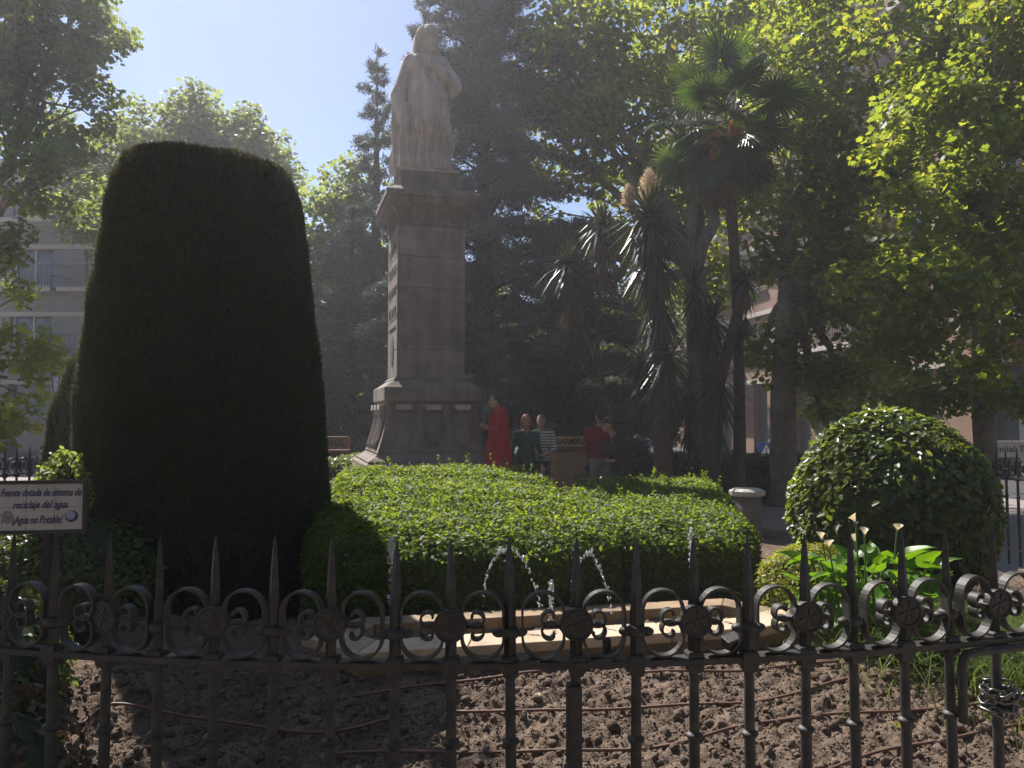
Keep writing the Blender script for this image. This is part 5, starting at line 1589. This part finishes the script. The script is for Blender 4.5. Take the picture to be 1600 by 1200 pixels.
def facade(name, label, A_, B_, H_, wall, floors, cols, z0, fh, balc, seed, winw=1.2, winh=1.5, shop=True, depth=8.0, awn=()):
    """block whose street front runs from A_ to B_ (front faces to the right of A->B turned clockwise)"""
    A_, B_ = Vector(A_), Vector(B_); L_ = (B_ - A_).length; ang = math.atan2((B_ - A_).y, (B_ - A_).x)
    root = empty(name, A_, ang); tag(root, label, 'building')
    r_ = random.Random(seed)
    # wall with real openings: piers and spandrels
    cw = L_ / cols
    g = G()
    g.box((L_ / 2, depth / 2 + 0.35, H_ / 2), (L_, depth, H_))     # mass behind the openings
    for c in range(cols + 1):
        x0 = c * cw - (cw - winw) / 2 if c > 0 else 0; x1 = c * cw + (cw - winw) / 2 if c < cols else L_
        g.box(((x0 + x1) / 2, 0.17, H_ / 2), (x1 - x0, 0.34, H_))
    for f in range(floors + 1):
        zb = z0 + (f - 1) * fh + winh + 0.9 if f > 0 else 0.0
        zt_ = z0 + f * fh + 0.9 if f < floors else H_
        if f == 0: zb = 3.2 if shop else 0
        if zt_ - zb > 0.05:
            for c in range(cols):
                g.box((c * cw + cw / 2, 0.172, (zb + zt_) / 2), (winw - 0.002, 0.336, zt_ - zb))
    g.build('wall', wall, root)
    g = G()
    for f in range(floors + 1): g.box((L_ / 2, -0.04, z0 + f * fh - 0.12), (L_ + 0.1, 0.10, 0.18))
    g.build('string_course', M_trim, root)
    g = G(); g.box((L_ / 2, 0.2, H_ + 0.15), (L_ + 0.6, 1.2, 0.3)); g.build('eaves', M_trim, root)
    for f in range(floors):
        for c in range(cols):
            xc = c * cw + cw / 2; zb = z0 + f * fh + 0.9
            w = G()
            for s_ in (-1, 1): w.box((xc + s_ * (winw / 2 - 0.04), 0.24, zb + winh / 2), (0.07, 0.08, winh))
            w.box((xc, 0.24, zb + winh / 2), (0.06, 0.076, winh)); w.box((xc, 0.241, zb + winh - 0.04), (winw, 0.07, 0.07)); w.box((xc, 0.241, zb + 0.04), (winw, 0.07, 0.07))
            wo = w.build('window', M_white, root)
            p = G(); p.box((xc, 0.28, zb + winh / 2), (winw - 0.02, 0.02, winh - 0.02)); p.build('pane', M_glass, wo)
            if r_.random() < 0.35:
                p = G(); hh_ = winh * r_.uniform(0.25, 0.8); p.box((xc, 0.262, zb + winh - hh_ / 2), (winw - 0.16, 0.015, hh_)); p.build('shutter', M_trim, wo)
            p = G(); p.box((xc, -0.03, zb - 0.04), (winw + 0.14, 0.2, 0.07)); p.build('sill', M_trim, wo)
            if c in balc:
                bl = G(); bl.box((xc, -0.55, zb - 0.16), (cw * 0.92, 1.06, 0.16)); bo = bl.build('balcony', M_trim, root)
                bl = G(); bw = cw * 0.92
                nb = int(bw / 0.13)
                for q in range(nb + 1): bl.box((xc - bw / 2 + 0.03 + (bw - 0.06) * q / nb, -1.04, zb + 0.39), (0.022, 0.022, 0.92))
                bl.box((xc, -1.04, zb + 0.86), (bw, 0.05, 0.04)); bl.box((xc, -1.04, zb - 0.02), (bw, 0.03, 0.03))
                for s_ in (-1, 1): bl.box((xc + s_ * bw / 2, -0.52, zb + 0.86), (0.04, 1.02, 0.04)); bl.box((xc + s_ * bw / 2, -0.52, zb + 0.4), (0.03, 1.0, 0.04))
                bl.build('railing', M_rail, bo)
    if shop:
        for c in range(cols):
            xc = c * cw + cw / 2
            p = G(); p.box((xc, 0.3, 1.5), (winw - 0.02, 0.03, 2.9)); p.build('shop_window', M_glass, root)
    return root


# right: pink building whose front recedes from the right edge towards the palm
RA = Vector((8.6, 44, GZ)); RB = Vector((13.2, 18.5, GZ))
rb = facade('apartment_building', 'pink brick apartment building with white windows and railed balconies', RA, RB, 20.5, M_wall_r, 6, 8, 3.3, 2.9, (1, 2, 4, 5, 7), 3)
# left: pale block with balconies, seen past the cypress
LA = Vector((-24, 31, GZ)); LB = Vector((-12.0, 31, GZ))
lb = facade('apartment_building', 'pale apartment block with long railed balconies and awnings', LA, LB, 11.8, M_wall_l, 3, 4, 3.2, 2.75, (0, 1, 2, 3), 4, winw=1.7, winh=1.75)
g = G(); g.box((9.5, -0.9, 2.95), (6.0, 1.8, 0.12)); g.box((9.5, -1.78, 2.8), (6.0, 0.06, 0.4)); g.build('awning', M_trim, lb)
# far block closing the street
facade('apartment_building', 'far dull apartment block glimpsed under the tree crowns', Vector((-12, 52, GZ)), Vector((8, 52, GZ)), 9.0, M_wall_r, 2, 8, 3.3, 2.9, (), 6)

# shop sign on the right, lettering partly hidden by the bush
ss = empty('shop_sign', at(1592, 17.0, 0)); ss.rotation_euler = (0, 0, R(-14)); tag(ss, 'pale shop sign with dark lettering beyond the round bush', 'sign')
zs = pt(1590, 702, 17).z
g = G(); g.box((0.35, 0.06, zs), (2.1, 0.1, 0.36)); g.build('board', M_trim, ss)
text('ncial Tr', 0.21, (-0.47, 0.0, zs), ss, M_dark, ext=0.004, align='LEFT')
g = G()
for x in (-0.6, 1.3): g.box((x, 0.1, zs / 2 - 0.1), (0.08, 0.08, zs + 0.1))
g.build('post', M_dark, ss)

# crossing sign, blue with white triangle and walking figure
cs = empty('crossing_sign', at(1196, 20)); tag(cs, 'square blue pedestrian crossing sign with white triangle', 'sign')
zs = pt(1196, 704, 20).z - GZ
M_bl = mat('sign_blue', (0.015, 0.06, 0.28), 0.4, 0.1, 5)
g = G(); g.box((0, 0, zs), (0.42, 0.03, 0.42)); g.build('panel', M_bl, cs)
g = G(); V = [(-0.17, -0.018, zs - 0.15), (0.17, -0.018, zs - 0.15), (0, -0.018, zs + 0.16)]; g.add(V + [(x, y - 0.004, z) for x, y, z in V], [(3, 4, 5), (0, 2, 1), (0, 1, 4, 3), (1, 2, 5, 4), (2, 0, 3, 5)]); g.build('triangle', M_white, cs)
g = G(); g.ell((0, -0.024, zs + 0.05), (0.018, 0.004, 0.018), 8, 5); g.box((0, -0.024, zs), (0.022, 0.006, 0.07)); g.box((-0.025, -0.024, zs - 0.07), (0.016, 0.006, 0.10), M=Matrix.Rotation(0.4, 3, 'Y')); g.box((0.025, -0.024, zs - 0.07), (0.016, 0.006, 0.10), M=Matrix.Rotation(-0.4, 3, 'Y')); g.build('walking_figure', M_dark, cs)
g = G(); g.tube([(0, 0.04, 0), (0, 0.04, zs + 0.2)], 0.03, 8); g.build('post', M_rail, cs)

# kiosk bars with lettering
M_kio = mat('kiosk_wood', (0.42, 0.27, 0.14), 0.7, 0.2, 6)
M_kiob = mat('kiosk_board', (0.55, 0.36, 0.20), 0.7, 0.12, 6)
M_kiodk = mat('kiosk_dark', (0.05, 0.035, 0.028), 0.7, 0.2, 6)
M_kiored = mat('kiosk_brown', (0.20, 0.10, 0.055), 0.7, 0.2, 6)


def kiosk(label, px, d, y0, y1, wpx, body, size, m, mp):
    root = empty('drinks_kiosk', at(px, d)); tag(root, label, 'kiosk')
    w = wpx / FPX * d; z0 = pt(px, y1, d).z - GZ; z1 = pt(px, y0, d).z - GZ
    g = G(); g.box((0, 0, (z0 + z1) / 2), (w, 0.06, z1 - z0)); g.build('sign_board', m, root, bevel=0.01)
    g = G(); g.box((0, -0.05, z0 - 0.03), (w + 0.08, 0.4, 0.04)); g.build('counter', M_kiored, root)
    g = G(); g.box((0, 0.1, z0 / 2 - 0.03), (w * 0.96, 0.5, z0 - 0.06)); g.build('front_panel', mp, root)
    for k in range(4):
        g = G(); g.box(((k - 1.5) * w * 0.24, -0.165, z0 / 2 - 0.06), (w * 0.22, 0.02, z0 - 0.2)); g.build('plank', mp, root)
    g = G()
    for s_ in (-1, 1): g.box((s_ * (w / 2 - 0.04), 0.3, z1 / 2 - 0.02), (0.07, 0.07, z1))
    g.build('upright', M_kiored, root)
    text(body, size, (0, -0.035, (z0 + z1) / 2), root, M_dark, ext=0.003, offset=0.004, width=w * 0.9)
    return root


kiosk('wooden drinks kiosk behind the people with dark lettering on its pale board', 886, 15.2, 682, 698, 64, 'S ALHAMBRA', 0.17, M_kiob, M_kio)
kiosk('brown kiosk board with dark lettering between cypress and pedestal', 512, 16, 682, 702, 64, 'ESPA\u00d1OL', 0.2, M_kiored, M_kiodk)

# low stone pillar behind the hedge
pl = empty('stone_pillar', at(1165, 10.0)); tag(pl, 'low pale stone pillar with a rounded cap behind the hedge', 'pillar')
zt_ = pt(1165, 763, 10).z - GZ
g = G(); g.lathe([(0.18, 0), (0.18, zt_ - 0.1)], 18); g.build('shaft', M_stone, pl, smooth=True)
g = G(); g.lathe([(0.19, zt_ - 0.1), (0.23, zt_ - 0.08), (0.23, zt_ - 0.03), (0.17, zt_)], 18); g.build('cap', M_trim, pl)

# street lantern on the left
lt = empty('street_lantern', at(92, 17)); tag(lt, 'black street lantern on a post in front of the pale apartment block', 'lamp')
zl0, zl1 = pt(92, 620, 17).z - GZ, pt(92, 562, 17).z - GZ
g = G(); g.lathe([(0.14, 0), (0.12, 0.3), (0.05, 0.5), (0.04, zl0 - 0.15), (0.09, zl0 - 0.1), (0.04, zl0)], 12); g.build('post', M_iron, lt, smooth=True)
g = G(); g.lathe([(0.10, zl0), (0.19, zl1 - 0.22)], 6); g.build('glass', M_lblue, lt)
g = G(); g.lathe([(0.22, zl1 - 0.22), (0.24, zl1 - 0.18), (0.12, zl1 - 0.06), (0.03, zl1), (0.01, zl1 + 0.1)], 6)
for k in range(6):
    a = k * math.pi / 3; g.tube([(0.105 * math.cos(a), 0.105 * math.sin(a), zl0), (0.195 * math.cos(a), 0.195 * math.sin(a), zl1 - 0.22)], 0.012, 5)
g.build('lantern_frame', M_iron, lt)

# unseen row and trees, added to keep the open sky off the shaded fronts
facade('apartment_building', 'unseen apartment row added opposite the iron fence to block sky light', Vector((30, -11, GZ)), Vector((-30, -11, GZ)), 19.0, M_wall_g, 5, 12, 3.3, 2.9, (), 8)
for k, (x, y) in enumerate([(-6.5, -3.6), (0.5, -4.4), (7.5, -3.4)]):
    b0 = Vector((x, y, GZ))  # unseen crowns placed to dim light from behind the camera
    plane_tree(('unseen plane tree added for shade, towards the tiled sign', 'unseen plane tree added for shade, facing the fountain', 'unseen plane tree added for shade, towards the round bush')[k], b0, 4.0, 0.3, [(b0 + Vector((dx, dy, z)), (2.6, 2.4, 1.6), 1) for dx, dy, z in ((-2, 0.8, 5.6), (2, 1.2, 5.9), (0, 1, 7.6), (0, -2, 9))], 80, 110, 0.28, M_plane2, LEAF_LOBE, 90 + k, (0.8, 1.3), 'added shade trees in the square')

# added thin volume standing in for lens glare
hm = bpy.data.materials.new('veil_air'); hm.use_nodes = True; ht = hm.node_tree
ht.nodes.remove(ht.nodes['Principled BSDF'])
hv = ht.nodes.new('ShaderNodeVolumePrincipled'); hv.inputs['Density'].default_value = 0.0024; hv.inputs['Anisotropy'].default_value = 0.5; hv.inputs['Color'].default_value = (0.93, 0.92, 1.0, 1)
ht.links.new(hv.outputs['Volume'], ht.nodes['Material Output'].inputs['Volume'])
g = G(); g.box((0, 0, 11.5), (640, 640, 25.5)); hz = g.build('veil', hm); tag(hz, 'added thin pale haze hanging over the square', 'veil', kind='stuff')
